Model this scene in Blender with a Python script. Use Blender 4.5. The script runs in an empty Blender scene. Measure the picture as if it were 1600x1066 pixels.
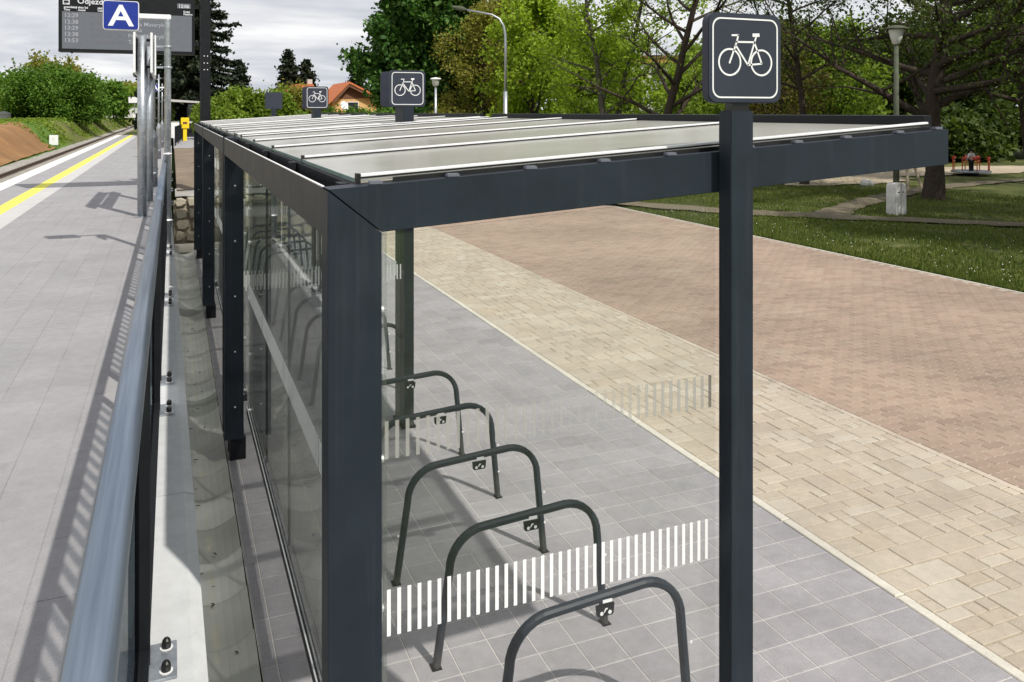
import bpy, bmesh, math, random
import numpy as np
from mathutils import Vector, Matrix
random.seed(7); rng = np.random.default_rng(7)
R = math.radians
scene = bpy.context.scene
C = scene.collection

# ------------------------------------------------------------------ camera
HEAD = 0.3888
cam_d = bpy.data.cameras.new('camera'); cam = bpy.data.objects.new('camera', cam_d); C.objects.link(cam)
cam.location = (-0.3996, -2.3214, 2.9); cam.rotation_euler = (R(90), 0, -HEAD)
cam_d.sensor_width = 36; cam_d.lens = 36*1296.1/1600; cam_d.shift_y = -357.5/1600
cam_d.clip_start = 0.05; cam_d.clip_end = 3000
scene.camera = cam

# ------------------------------------------------------------------ light
SUN_AZ, SUN_EL = R(21.2), R(50.5)          # shadows fall 20 deg left of +y
SUN_ENERGY = 4.2; SKY_STRENGTH = 0.1
sd = bpy.data.lights.new('sun', 'SUN'); sd.energy = SUN_ENERGY; sd.angle = R(0.7); sd.color = (1.0, .955, .89)
so = bpy.data.objects.new('sun', sd); C.objects.link(so)
tosun = Vector((math.sin(SUN_AZ)*math.cos(SUN_EL), -math.cos(SUN_AZ)*math.cos(SUN_EL), math.sin(SUN_EL)))
so.rotation_euler = tosun.to_track_quat('Z', 'Y').to_euler()
so.location = (5, -10, 20)
w = bpy.data.worlds.new('World'); scene.world = w; w.use_nodes = True
nt = w.node_tree; N = nt.nodes; L = nt.links
for n in list(N): N.remove(n)
out = N.new('ShaderNodeOutputWorld'); bg = N.new('ShaderNodeBackground'); bg.inputs[1].default_value = SKY_STRENGTH
sky = N.new('ShaderNodeTexSky'); sky.sky_type = 'NISHITA'; sky.sun_disc = False
sky.sun_elevation = SUN_EL; sky.sun_rotation = R(180)-SUN_AZ
tc = N.new('ShaderNodeTexCoord'); sep = N.new('ShaderNodeSeparateXYZ'); L.new(tc.outputs['Generated'], sep.inputs[0])
def wm(op, a, b=None):
    m = N.new('ShaderNodeMath'); m.operation = op
    for i, v in enumerate((a, b)):
        if v is None: continue
        if isinstance(v, (int, float)): m.inputs[i].default_value = v
        else: L.new(v, m.inputs[i])
    return m.outputs[0]
zz = wm('ADD', wm('MAXIMUM', sep.outputs[2], 0.0), 0.10)
cmb = N.new('ShaderNodeCombineXYZ')
L.new(wm('DIVIDE', sep.outputs[0], zz), cmb.inputs[0]); L.new(wm('DIVIDE', sep.outputs[1], zz), cmb.inputs[1])
def wnoise(scale, det, rough, dist=0.0):
    n = N.new('ShaderNodeTexNoise'); n.inputs['Scale'].default_value = scale; n.inputs['Detail'].default_value = det
    n.inputs['Roughness'].default_value = rough; n.inputs['Distortion'].default_value = dist
    L.new(cmb.outputs[0], n.inputs['Vector']); return n.outputs[0]
def wramp(src, pts):
    r = N.new('ShaderNodeValToRGB'); L.new(src, r.inputs[0]); e = r.color_ramp.elements
    while len(e) < len(pts): e.new(.5)
    for el, (p, c) in zip(e, pts): el.position = p; el.color = (*c, 1)
    return r.outputs[0]
cl = wramp(wnoise(.55, 7, .55, .3), [(.32, (4.7, 5.0, 5.9)), (.47, (7.0, 7.2, 7.7)), (.60, (10.2, 10.2, 10.2))])
fac = wramp(wnoise(.33, 6, .6, .5), [(.30, (.72,)*3), (.45, (1,)*3)])
mx = N.new('ShaderNodeMix'); mx.data_type = 'RGBA'
L.new(fac, mx.inputs[0]); L.new(sky.outputs[0], mx.inputs[6]); L.new(cl, mx.inputs[7])
L.new(mx.outputs[2], bg.inputs[0]); L.new(bg.outputs[0], out.inputs[0])
scene.view_settings.view_transform = 'Standard'; scene.view_settings.look = 'None'
scene.view_settings.exposure = 0.0; scene.view_settings.gamma = 1
scene.view_settings.use_curve_mapping = False
scene.render.engine = 'CYCLES'
scene.cycles.transparent_max_bounces = 32; scene.cycles.max_bounces = 8
scene.cycles.caustics_reflective = False; scene.cycles.caustics_refractive = False

# ------------------------------------------------------------------ materials
class NT:
    def __init__(s, name):
        s.m = bpy.data.materials.new(name); s.m.use_nodes = True
        s.t = s.m.node_tree; s.t.nodes.clear(); s.out = s.n('ShaderNodeOutputMaterial')
    def n(s, k, **a):
        x = s.t.nodes.new(k)
        for kk, v in a.items(): setattr(x, kk, v)
        return x
    def set(s, inp, v):
        if hasattr(v, 'is_linked') or isinstance(v, bpy.types.NodeSocket): s.t.links.new(v, inp)
        elif isinstance(v, (tuple, list)) and len(v) == 3 and inp.type == 'RGBA': inp.default_value = (*v, 1)
        else: inp.default_value = v
    def math(s, op, a, b=0.0, c=None, clamp=False):
        x = s.n('ShaderNodeMath', operation=op, use_clamp=clamp); s.set(x.inputs[0], a); s.set(x.inputs[1], b)
        if c is not None: s.set(x.inputs[2], c)
        return x.outputs[0]
    def coord(s, k='Object'): return s.n('ShaderNodeTexCoord').outputs[k]
    def pos(s): return s.n('ShaderNodeNewGeometry').outputs['Position']
    def mapping(s, v, sc): 
        x = s.n('ShaderNodeMapping'); s.set(x.inputs[0], v); x.inputs['Scale'].default_value = sc; return x.outputs[0]
    def noise(s, v, scale, det=4, rough=.55, dist=0):
        x = s.n('ShaderNodeTexNoise'); s.set(x.inputs['Vector'], v); x.inputs['Scale'].default_value = scale
        x.inputs['Detail'].default_value = det; x.inputs['Roughness'].default_value = rough; x.inputs['Distortion'].default_value = dist
        return x.outputs[0]
    def ramp(s, f, pts):
        x = s.n('ShaderNodeValToRGB'); s.set(x.inputs[0], f); e = x.color_ramp.elements
        if len(pts) == 1: pts = [pts[0], (1.0, pts[0][1])]
        while len(e) < len(pts): e.new(.5)
        for el, (p, c) in zip(e, pts): el.position = p; el.color = (*(c if isinstance(c, tuple) else (c,)*3), 1)
        return x.outputs[0]
    def mix(s, f, a, b, mode='MIX'):
        x = s.n('ShaderNodeMix', data_type='RGBA', blend_type=mode); s.set(x.inputs[0], f); s.set(x.inputs[6], a); s.set(x.inputs[7], b)
        return x.outputs[2]
    def rnd(s):
        a = s.n('ShaderNodeObjectInfo').outputs['Random']; b = s.n('ShaderNodeNewGeometry').outputs['Random Per Island']
        return s.math('FRACT', s.math('ADD', s.math('MULTIPLY', a, 7.31), b), 0)
    def bump(s, h, st=.3, d=.01):
        x = s.n('ShaderNodeBump'); x.inputs['Strength'].default_value = st; x.inputs['Distance'].default_value = d; s.set(x.inputs['Height'], h)
        return x.outputs[0]
    def pbr(s, col, rough=.6, metal=0.0, normal=None, spec=.5, **kw):
        x = s.n('ShaderNodeBsdfPrincipled'); s.set(x.inputs['Base Color'], col); s.set(x.inputs['Roughness'], rough)
        s.set(x.inputs['Metallic'], metal); s.set(x.inputs['Specular IOR Level'], spec)
        if normal: s.set(x.inputs['Normal'], normal)
        for k, v in kw.items(): s.set(x.inputs[k], v)
        return x.outputs[0]
    def done(s, sh): s.t.links.new(sh, s.out.inputs[0]); return s.m
def mul(c, k): return tuple(x*k for x in c)

def m_paint(name, col, rough=.45, var=.12, metal=0.0, spec=.5, scale=9):
    t = NT(name); p = t.pos(); n = t.noise(p, scale, 5, .6); f = t.noise(p, 160, 2)
    c = t.mix(t.ramp(n, [(.3, 0.0), (.7, 1.0)]), mul(col, 1-var), mul(col, 1+var))
    r = t.math('ADD', t.math('MULTIPLY', n, .16), rough-.08)
    return t.done(t.pbr(c, r, metal, t.bump(f, .12, .001), spec))
def m_stone(name, cols, rough=.85, fine=220, finev=.25, big=1.5, bigv=.18, bump=.25, dirt=None, spec=.3):
    """per-piece colour from a ramp, speckle, large soft stains"""
    t = NT(name); p = t.pos(); r = t.rnd()
    n = len(cols); c = t.ramp(r, [(i/(max(1, n-1)), col) for i, col in enumerate(cols)])
    f = t.noise(p, fine, 2, .7); b = t.noise(p, big, 6, .6); m = t.noise(p, 14, 5, .65)
    c = t.mix(1.0, c, t.ramp(f, [(.25, 1-finev), (.75, 1+finev*.8)]), 'MULTIPLY')
    c = t.mix(1.0, c, t.ramp(b, [(.28, 1-bigv), (.72, 1+bigv)]), 'MULTIPLY')
    c = t.mix(1.0, c, t.ramp(m, [(.3, .92), (.7, 1.07)]), 'MULTIPLY')
    if dirt:
        d = t.noise(p, .9, 8, .7, .4); c = t.mix(t.ramp(d, [(.55, 0.0), (.75, .55)]), c, dirt)
    return t.done(t.pbr(c, rough, 0, t.bump(t.math('ADD', f, m), bump, .003), spec))
def m_leaf(name, a, b, c=None, trans=.35, rough=.6):
    t = NT(name); r = t.rnd(); n = t.noise(t.pos(), .45, 3, .6)
    f = t.math('ADD', t.math('MULTIPLY', r, .65), t.math('MULTIPLY', n, .35))
    col = t.ramp(f, [(.1, a), (.55, b), (.9, c or b)])
    d = t.pbr(col, rough, 0, None, .25)
    tr = t.n('ShaderNodeBsdfTranslucent'); t.set(tr.inputs[0], t.mix(1.0, col, (1.2, 1.25, .7), 'MULTIPLY'))
    x = t.n('ShaderNodeMixShader'); x.inputs[0].default_value = trans
    t.t.links.new(d, x.inputs[1]); t.t.links.new(tr.outputs[0], x.inputs[2]); return t.done(x.outputs[0])
def m_glass(name, tint=(.86, .92, .9), f0=.045, gain=1.0, dirt=.05):
    t = NT(name); lw = t.n('ShaderNodeLayerWeight'); lw.inputs[0].default_value = .5
    fr = t.math('MULTIPLY_ADD', t.math('POWER', lw.outputs['Facing'], 4.0), gain, f0, clamp=True)
    tr = t.n('ShaderNodeBsdfTransparent'); t.set(tr.inputs[0], tint)
    gl = t.n('ShaderNodeBsdfGlossy'); gl.inputs['Roughness'].default_value = .0
    df = t.n('ShaderNodeBsdfDiffuse'); df.inputs[0].default_value = (.5, .5, .47, 1)
    a = t.n('ShaderNodeMixShader'); t.set(a.inputs[0], t.math('MULTIPLY', t.ramp(t.noise(t.pos(), 3, 6, .7), [(.4, .25), (.8, 1.0)]), dirt))
    t.t.links.new(tr.outputs[0], a.inputs[1]); t.t.links.new(df.outputs[0], a.inputs[2])
    x = t.n('ShaderNodeMixShader'); t.set(x.inputs[0], fr)
    t.t.links.new(a.outputs[0], x.inputs[1]); t.t.links.new(gl.outputs[0], x.inputs[2]); return t.done(x.outputs[0])
def m_emit(name, col, s):
    t = NT(name); e = t.n('ShaderNodeEmission'); t.set(e.inputs[0], col); e.inputs[1].default_value = s; return t.done(e.outputs[0])

M = {}
t = NT('anthracite_steel'); p = t.pos(); n = t.noise(p, 5, 5, .6); sk = t.noise(t.mapping(p, (26, 26, 1.1)), 1.0, 6, .65); sp_ = t.noise(p, 70, 3, .7); fb = t.noise(p, 160, 2)
c = t.mix(t.ramp(n, [(.3, 0.0), (.7, 1.0)]), (.0155, .0212, .029), (.0208, .0282, .0385))
c = t.mix(t.ramp(sk, [(.54, 0.0), (.78, .30)]), c, (.060, .062, .060))
c = t.mix(t.ramp(sp_, [(.70, 0.0), (.80, .35)]), c, (.085, .085, .08))
zz_ = t.n('ShaderNodeSeparateXYZ'); t.set(zz_.inputs[0], p)
c = t.mix(t.math('MULTIPLY', t.ramp(zz_.outputs[2], [(.0, 1.0), (.22, 0.0)]), t.ramp(t.noise(p, 18, 5, .7), [(.35, .1), (.7, .7)])), c, (.13, .115, .095))
M['steel'] = t.done(t.pbr(c, t.math('ADD', t.math('MULTIPLY', n, .18), .39), 0, t.bump(fb, .14, .001), .22))
M['steel_side'] = M['steel']
M['black'] = m_paint('black_steel', (.010, .011, .013), .5, .15, spec=.2)
M['sign'] = m_paint('sign_slate', (.024, .029, .046), .5, .08, spec=.4)
M['clip'] = m_paint('grey_clip', (.13, .14, .17), .5, .1)
M['white'] = m_paint('white_paint', (.80, .80, .80), .5, .04)
M['blue'] = m_paint('blue_sign', (.003, .022, .24), .45, .12)
M['yellow'] = m_paint('yellow_paint', (.80, .58, .01), .4, .08)
M['galv'] = None
t = NT('galvanised_steel'); p = t.pos(); v = t.n('ShaderNodeTexVoronoi'); t.set(v.inputs['Vector'], p); v.inputs['Scale'].default_value = 55
c = t.mix(.5, t.ramp(t.noise(p, 12, 6, .7), [(.3, (.30, .33, .36)), (.7, (.52, .55, .58))]), t.ramp(v.outputs['Color'], [(.2, .35), (.8, .65)]), 'SOFT_LIGHT')
M['galv'] = t.done(t.pbr(c, t.math('ADD', t.math('MULTIPLY', t.noise(p, 20), .2), .32), .75))
t = NT('brushed_tube'); p = t.mapping(t.pos(), (60, 1.5, 60)); n = t.noise(p, 1.0, 5, .6)
M['tube'] = t.done(t.pbr(t.ramp(n, [(.3, (.145, .18, .235)), (.7, (.27, .32, .385))]), .36, .8, t.bump(n, .15, .002)))
M['alu'] = m_paint('aluminium_strip', (.84, .84, .84), .35, .04, .15)
M['glass'] = m_glass('clear_pane', (.985, .992, .987), .022, .75, .025)
M['side_glass'] = m_glass('side_pane', (.955, .97, .962), .05, .62, .12)
M['far_glass'] = m_glass('far_pane', (.45, .52, .5), .1, .8, .1)
M['frit'] = m_paint('white_print', (.85, .85, .84), .5, .02)
def m_faint():  # see-through grey painted as the railing print mirrored in the pane
    t = NT('painted_reflection'); d = t.n('ShaderNodeBsdfDiffuse'); d.inputs[0].default_value = (.50, .475, .455, 1)
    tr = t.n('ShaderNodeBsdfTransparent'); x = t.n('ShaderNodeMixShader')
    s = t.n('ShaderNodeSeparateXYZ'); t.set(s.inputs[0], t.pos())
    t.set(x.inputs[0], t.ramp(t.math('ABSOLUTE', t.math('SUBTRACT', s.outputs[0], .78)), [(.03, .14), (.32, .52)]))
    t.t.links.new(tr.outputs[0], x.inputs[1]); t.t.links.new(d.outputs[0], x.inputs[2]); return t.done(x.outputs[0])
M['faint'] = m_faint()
def m_roof():
    t = NT('milky_roof_pane'); p = t.pos(); n = t.noise(p, 2.2, 8, .7, .3); f = t.noise(p, 90, 3)
    col = t.mix(1.0, t.ramp(n, [(.3, (.58, .57, .51)), (.7, (.68, .67, .61))]), t.ramp(f, [(.3, .93), (.7, 1.05)]), 'MULTIPLY')
    d = t.n('ShaderNodeBsdfDiffuse'); t.set(d.inputs[0], col)
    tl = t.n('ShaderNodeBsdfTranslucent'); tl.inputs[0].default_value = (.8, .8, .76, 1)
    tr = t.n('ShaderNodeBsdfTransparent'); tr.inputs[0].default_value = (.97, .98, .97, 1)
    a = t.n('ShaderNodeMixShader'); a.inputs[0].default_value = .45; b = t.n('ShaderNodeMixShader'); 
    t.t.links.new(d.outputs[0], a.inputs[1]); t.t.links.new(tl.outputs[0], a.inputs[2])
    t.t.links.new(a.outputs[0], b.inputs[1]); t.t.links.new(tr.outputs[0], b.inputs[2])
    g = t.n('ShaderNodeBsdfGlossy'); t.set(g.inputs['Roughness'], t.math('MULTIPLY_ADD', n, .16, .06))
    lw = t.n('ShaderNodeLayerWeight'); lw.inputs[0].default_value = .5
    t.set(b.inputs[0], t.ramp(lw.outputs['Facing'], [(.1, .66), (.85, .08)]))
    x = t.n('ShaderNodeMixShader'); t.set(x.inputs[0], t.math('MULTIPLY_ADD', t.math('POWER', lw.outputs['Facing'], 5.0), .60, .02, clamp=True))
    t.t.links.new(b.outputs[0], x.inputs[1]); t.t.links.new(g.outputs[0], x.inputs[2]); return t.done(x.outputs[0])
M['roof'] = m_roof()
M['roof_edge'] = m_paint('glass_edge_green', (.30, .42, .38), .2, .05)
def m_railglass():
    # printed tint with clear slots: bands of slots at two heights, slot pitch 0.16 m
    t = NT('printed_railing_pane'); s = t.n('ShaderNodeSeparateXYZ'); t.set(s.inputs[0], t.pos())
    fy = t.math('FRACT', t.math('MULTIPLY', s.outputs[1], 1/.16), 0)
    slot = t.math('LESS_THAN', fy, .5)
    z = s.outputs[2]
    band = t.math('MULTIPLY', t.math('GREATER_THAN', z, 1.92), t.math('LESS_THAN', z, 2.15))
    k = t.math('MULTIPLY', slot, band)
    col = t.mix(k, (.46, .50, .52), (.97, .97, .97))
    tr = t.n('ShaderNodeBsdfTransparent'); t.set(tr.inputs[0], col)
    lw = t.n('ShaderNodeLayerWeight'); lw.inputs[0].default_value = .5
    g = t.n('ShaderNodeBsdfGlossy'); g.inputs['Roughness'].default_value = .02
    x = t.n('ShaderNodeMixShader'); t.set(x.inputs[0], t.math('MULTIPLY_ADD', t.math('POWER', lw.outputs['Facing'], 5.0), .22, .03, clamp=True))
    t.t.links.new(tr.outputs[0], x.inputs[1]); t.t.links.new(g.outputs[0], x.inputs[2]); return t.done(x.outputs[0])
M['rail_glass'] = m_railglass()
M['grey_tile'] = m_stone('grey_paver', [(.27, .258, .268), (.315, .302, .31), (.288, .278, .286)], fine=260, finev=.34, bigv=.15, dirt=(.35, .335, .325))
M['sand_block'] = m_stone('sandstone_paver', [(.39, .335, .262), (.43, .378, .302), (.405, .343, .265), (.455, .41, .335), (.37, .318, .25), (.415, .362, .288)], fine=120, finev=.14, bigv=.12, bump=.3)
M['red_block'] = m_stone('red_paver', [(.292, .216, .165), (.335, .25, .192), (.31, .238, .182), (.268, .196, .152)], fine=150, finev=.16, big=.35, bigv=.22, dirt=(.38, .325, .26))
M['platform_tile'] = m_stone('platform_slab', [(.292, .285, .292), (.315, .306, .314), (.303, .295, .302)], fine=200, finev=.22, bigv=.09)
M['joint'] = m_stone('joint_sand', [(.52, .50, .46)], fine=90)
M['joint_dark'] = m_stone('joint_dirt', [(.36, .31, .235)], fine=90)
M['joint_wet'] = m_stone('damp_dirt', [(.085, .078, .058)], fine=90)
M['joint_red'] = m_stone('joint_red_dirt', [(.40, .34, .28)], fine=90)
M['joint_plat'] = m_stone('platform_joint', [(.33, .32, .31)], fine=90)
M['kerb'] = m_stone('kerb_concrete', [(.52, .49, .42), (.57, .54, .47)], bigv=.15)
t = NT('channel_concrete'); p = t.pos(); q = t.coord('Object'); r = t.rnd(); sp_ = t.n('ShaderNodeSeparateXYZ'); t.set(sp_.inputs[0], q)
c = t.ramp(r, [(0, (.36, .365, .325)), (.35, (.50, .50, .455)), (.7, (.60, .60, .555)), (1, (.43, .43, .385))])
st = t.math('MULTIPLY', t.ramp(t.math('ABSOLUTE', t.math('ADD', sp_.outputs[0], .17)), [(.0, 1.0), (.035, 0.0)]), t.ramp(t.noise(p, 5, 6, .7), [(.46, 0.0), (.6, .75)]))
c = t.mix(st, c, (.62, .57, .43)); fn = t.noise(p, 240, 2, .7)
c = t.mix(1.0, c, t.ramp(fn, [(.25, .88), (.75, 1.08)]), 'MULTIPLY')
ed = t.ramp(t.math('ABSOLUTE', sp_.outputs[1]), [(.205, 0.0), (.232, .45)])
c = t.mix(t.math('MULTIPLY', ed, t.ramp(t.noise(p, 9, 5, .7), [(.35, 0.0), (.65, 1.0)])), c, (.17, .16, .12))
c = t.mix(1.0, c, t.ramp(t.noise(p, 2.2, 5, .6), [(.3, .86), (.7, 1.1)]), 'MULTIPLY')
M['edging'] = m_stone('dusty_edging', [(.42, .36, .28), (.48, .42, .34), (.39, .325, .26)], bigv=.2, dirt=(.5, .46, .4))
M['channel'] = t.done(t.pbr(c, .85, 0, t.bump(fn, .2, .002), .3))
M['coping'] = m_stone('coping_concrete', [(.52, .53, .54), (.55, .56, .56)], big=2, bigv=.07, finev=.06, bump=.1)
M['concrete'] = m_stone('white_concrete', [(.55, .54, .52), (.62, .61, .58)], big=4, bigv=.25, finev=.1, dirt=(.3, .28, .25))
M['rubble'] = m_stone('rubble_stone', [(.36, .32, .23), (.42, .38, .29), (.30, .275, .21)], fine=60, finev=.2, big=5, bigv=.2, bump=.8)
M['gravel'] = m_stone('gravel', [(.30, .29, .27), (.42, .40, .37), (.22, .21, .2)], fine=60, finev=.4)
M['ballast'] = m_stone('ballast_stone', [(.30, .28, .25), (.36, .34, .31)], fine=14, finev=.5, big=.4, bump=1.0)
M['sleeper'] = m_stone('sleeper_concrete', [(.36, .34, .3)], finev=.1)
M['rust'] = m_paint('rusty_rail', (.09, .055, .04), .6, .3)
M['line_white'] = m_stone('white_line', [(.74, .73, .71)], fine=120, finev=.08, bigv=.06)
M['line_tactile'] = m_stone('tactile_line', [(.50, .49, .48)], fine=120, finev=.12, bigv=.06)
M['line_yellow'] = m_stone('yellow_line', [(.80, .74, .12)], fine=120, finev=.06, bigv=.06)
M['dirt'] = m_stone('bare_dirt', [(.20, .155, .11)], fine=25, finev=.35, big=.8, bigv=.3, bump=.8, dirt=(.30, .24, .17))
M['orange_dirt'] = m_stone('orange_dirt', [(.27, .145, .058)], fine=12, finev=.25, big=.5, bigv=.25, bump=.8, dirt=(.34, .19, .08))
M['path'] = m_stone('path_dirt', [(.145, .122, .082)], fine=18, finev=.25, big=.7, bigv=.25, bump=.4)
M['sandpit'] = m_stone('playground_sand', [(.40, .335, .245)], fine=18, finev=.2, big=.4, bigv=.25)
def m_grass(name, a, b, c, bare=(.20, .16, .10), bl=.62):
    t = NT(name); p = t.pos(); n = t.noise(p, .35, 8, .65, .4); f = t.noise(p, 16, 6, .75); g = t.noise(p, 2.2, 6, .7)
    col = t.ramp(n, [(.36, a), (.5, b), (.64, c)])
    col = t.mix(1.0, col, t.ramp(f, [(.25, .5), (.75, 1.4)]), 'MULTIPLY')
    col = t.mix(t.ramp(g, [(bl, 0.0), (bl+.14, .8)]), col, bare)
    return t.done(t.pbr(col, .9, 0, t.bump(f, .8, .03), .15))
M['grass'] = m_grass('park_grass', (.045, .060, .017), (.078, .096, .026), (.15, .155, .05), (.17, .135, .085), .54)  # lightest grass tone raised to stand for sunlit patches
M['meadow'] = m_grass('meadow_grass', (.07, .15, .02), (.10, .19, .03), (.14, .20, .04), (.16, .14, .07), .66)
M['bank'] = m_grass('bank_grass', (.10, .09, .04), (.11, .14, .03), (.17, .20, .03), (.19, .14, .09), .5)
M['blade'] = m_leaf('grass_blade', (.060, .092, .015), (.105, .142, .026), (.19, .205, .05), .3)
M['petal'] = m_paint('daisy_white', (.8, .8, .75), .7, .02)
M['leaf_bright'] = m_leaf('leaf_bright', (.15, .23, .015), (.28, .40, .03), (.42, .52, .07), .48)
M['leaf_poplar'] = m_leaf('leaf_poplar', (.022, .065, .010), (.055, .14, .022), (.16, .28, .06), .32)
M['leaf_olive'] = m_leaf('leaf_olive', (.17, .155, .03), (.27, .25, .05), (.30, .36, .06), .45)
M['leaf_mid'] = m_leaf('leaf_mid', (.09, .15, .016), (.18, .27, .03), (.30, .40, .06), .45)
M['leaf_dark'] = m_leaf('leaf_dark', (.030, .052, .009), (.060, .092, .015), (.11, .145, .028), .38)  # leaf tones lowered to carry the shade on the right-hand trees
M['leaf_brown'] = m_leaf('leaf_brown', (.085, .065, .02), (.14, .12, .028), (.16, .20, .03), .35)
M['leaf_bush'] = m_leaf('leaf_bush', (.045, .11, .012), (.10, .20, .022), (.17, .28, .04), .36)
M['needle'] = m_leaf('needle_dark', (.010, .018, .010), (.024, .036, .018), (.05, .06, .03), .12)
M['needle_young'] = m_leaf('needle_young', (.04, .07, .015), (.08, .12, .02), (.13, .17, .03), .25)
M['bark'] = m_paint('bark', (.055, .043, .034), .9, .45, spec=.1, scale=18)
M['bark_light'] = m_paint('bark_light', (.13, .12, .10), .9, .35, spec=.1, scale=18)
M['ochre'] = m_paint('ochre_render', (.62, .40, .17), .85, .05)
M['ochre_band'] = m_paint('ochre_band', (.55, .33, .08), .8, .05)
M['render'] = m_paint('grey_render', (.50, .49, .46), .85, .06)
def m_rooftile():
    t = NT('orange_roof_tiles'); p = t.pos(); wv = t.n('ShaderNodeTexWave'); t.set(wv.inputs['Vector'], p); wv.inputs['Scale'].default_value = 1.6; wv.inputs['Distortion'].default_value = .4
    c = t.mix(1.0, t.ramp(t.noise(p, 3, 6, .7), [(.3, (.46, .13, .045)), (.7, (.62, .20, .07))]), t.ramp(wv.outputs[1], [(0, .82), (.6, 1.05)]), 'MULTIPLY')
    return t.done(t.pbr(c, .8))
M['roof_tile'] = m_rooftile()
M['wood_dark'] = m_paint('dark_timber', (.16, .07, .035), .7, .2)
M['dark_glass'] = m_paint('window_glass', (.03, .035, .045), .1, .1, spec=.8)
M['screen'] = m_paint('screen_grey', (.125, .135, .155), .25, .04, spec=.6)  # plain grey carries the sky's reflection on the display
M['text'] = m_emit('screen_text', (.82, .82, .86), .55)
M['text_dim'] = m_emit('screen_text_dim', (.75, .72, .8), .30)
M['text_white'] = m_emit('header_text', (1, 1, 1), .8)
M['red'] = m_paint('red_paint', (.55, .06, .03), .5, .1)
M['wood_yellow'] = m_paint('yellow_board', (.65, .38, .10), .6, .15)
M['lamp_glass'] = m_paint('milky_lamp_glass', (.62, .62, .60), .35, .04)
M['lamp_pole'] = m_paint('green_grey_pole', (.09, .10, .07), .8, .25, spec=.2)
M['cloth_dark'] = m_paint('dark_cloth', (.012, .012, .015), .9, .1)
M['cloth_light'] = m_paint('light_cloth', (.5, .5, .52), .9, .1)
M['skin'] = m_paint('skin', (.5, .32, .24), .6, .03)
M['rubber'] = m_paint('black_rubber', (.010, .010, .010), .35, .1)

# ------------------------------------------------------------------ mesh helpers
class MB:
    def __init__(s): s.v = []; s.f = []
    def face_block(s, verts, faces):
        b = len(s.v); s.v += [tuple(x) for x in verts]; s.f += [tuple(i+b for i in f) for f in faces]
        return s
    def box(s, x0, x1, y0, y1, z0, z1):
        return s.face_block([(x0,y0,z0),(x1,y0,z0),(x1,y1,z0),(x0,y1,z0),(x0,y0,z1),(x1,y0,z1),(x1,y1,z1),(x0,y1,z1)],
                            [(0,3,2,1),(4,5,6,7),(0,1,5,4),(1,2,6,5),(2,3,7,6),(3,0,4,7)])
    def prism(s, poly, a, b, axis='y'):
        """poly in the plane across axis, extruded a..b"""
        n = len(poly)
        def P(u, v, w):
            return {'y': (u, w, v), 'z': (u, v, w), 'x': (w, u, v)}[axis]
        vs = [P(u, v, a) for u, v in poly] + [P(u, v, b) for u, v in poly]
        area = sum(poly[i][0]*poly[(i+1) % n][1]-poly[(i+1) % n][0]*poly[i][1] for i in range(n))
        flip = (area > 0) == (axis != 'y')
        A = tuple(range(n)); B = tuple(range(n, 2*n))
        fs = [A[::-1] if flip else A, B if flip else B[::-1]]
        for i in range(n):
            j = (i+1) % n; q = (i, j, j+n, i+n); fs.append(q if flip else q[::-1])
        return s.face_block(vs, fs)
    def tube(s, pts, r, n=8, cap=True, flat=None):
        pts = [Vector(p) for p in pts]; m = len(pts); rs = r if isinstance(r, (list, tuple)) else [r]*m
        d0 = (pts[1]-pts[0]).normalized(); up = Vector((0,0,1)) if abs(d0.z) < .9 else Vector((0,1,0))
        x = d0.cross(up).normalized(); base = len(s.v)
        for i, p in enumerate(pts):
            d = ((pts[min(i+1, m-1)]-p).normalized()+(p-pts[max(i-1, 0)]).normalized())
            if d.length < 1e-6: d = d0
            d.normalize(); x = (x-d*x.dot(d)).normalized(); y = d.cross(x)
            for k in range(n):
                a = 2*math.pi*(k+.5)/n; s.v.append(tuple(p+(x*math.cos(a)+y*math.sin(a))*rs[i]))
        for i in range(m-1):
            for k in range(n):
                k2 = (k+1) % n; s.f.append((base+i*n+k, base+i*n+k2, base+(i+1)*n+k2, base+(i+1)*n+k))
        if cap:
            s.f.append(tuple(base+k for k in range(n))[::-1]); s.f.append(tuple(base+(m-1)*n+k for k in range(n)))
        return s
    def lathe(s, prof, cx=0, cy=0, n=20):
        base = len(s.v); m = len(prof)
        for r, z in prof:
            for k in range(n):
                a = 2*math.pi*k/n; s.v.append((cx+r*math.cos(a), cy+r*math.sin(a), z))
        for i in range(m-1):
            for k in range(n):
                k2 = (k+1) % n; s.f.append((base+i*n+k, base+i*n+k2, base+(i+1)*n+k2, base+(i+1)*n+k))
        s.f.append(tuple(base+k for k in range(n))[::-1]); s.f.append(tuple(base+(m-1)*n+k for k in range(n)))
        return s
    def mesh(s, name, mat, smooth=False):
        me = bpy.data.meshes.new(name); me.from_pydata(s.v, [], s.f)
        if mat: me.materials.append(mat)
        if smooth: me.polygons.foreach_set('use_smooth', [True]*len(me.polygons))
        me.update(); return me
    def build(s, name, mat, parent=None, smooth=False, bevel=0, **props):
        me = s.mesh(name, mat, smooth)
        if bevel or smooth:
            bm = bmesh.new(); bm.from_mesh(me)
            if bevel:
                es = [e for e in bm.edges if len(e.link_faces) == 2 and e.calc_face_angle(0) > .6]
                bmesh.ops.bevel(bm, geom=es, offset=bevel, segments=2, affect='EDGES', clamp_overlap=True)
            bm.to_mesh(me); bm.free()
        return link(name, me, parent, **props)
def link(name, me, parent=None, **props):
    o = bpy.data.objects.new(name, me); C.objects.link(o)
    if parent: o.parent = parent
    for k, v in props.items(): o[k] = v
    return o
def tag(o, label, cat, group=None):
    o['label'] = label; o['category'] = cat
    if group: o['group'] = group
    return o
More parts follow.
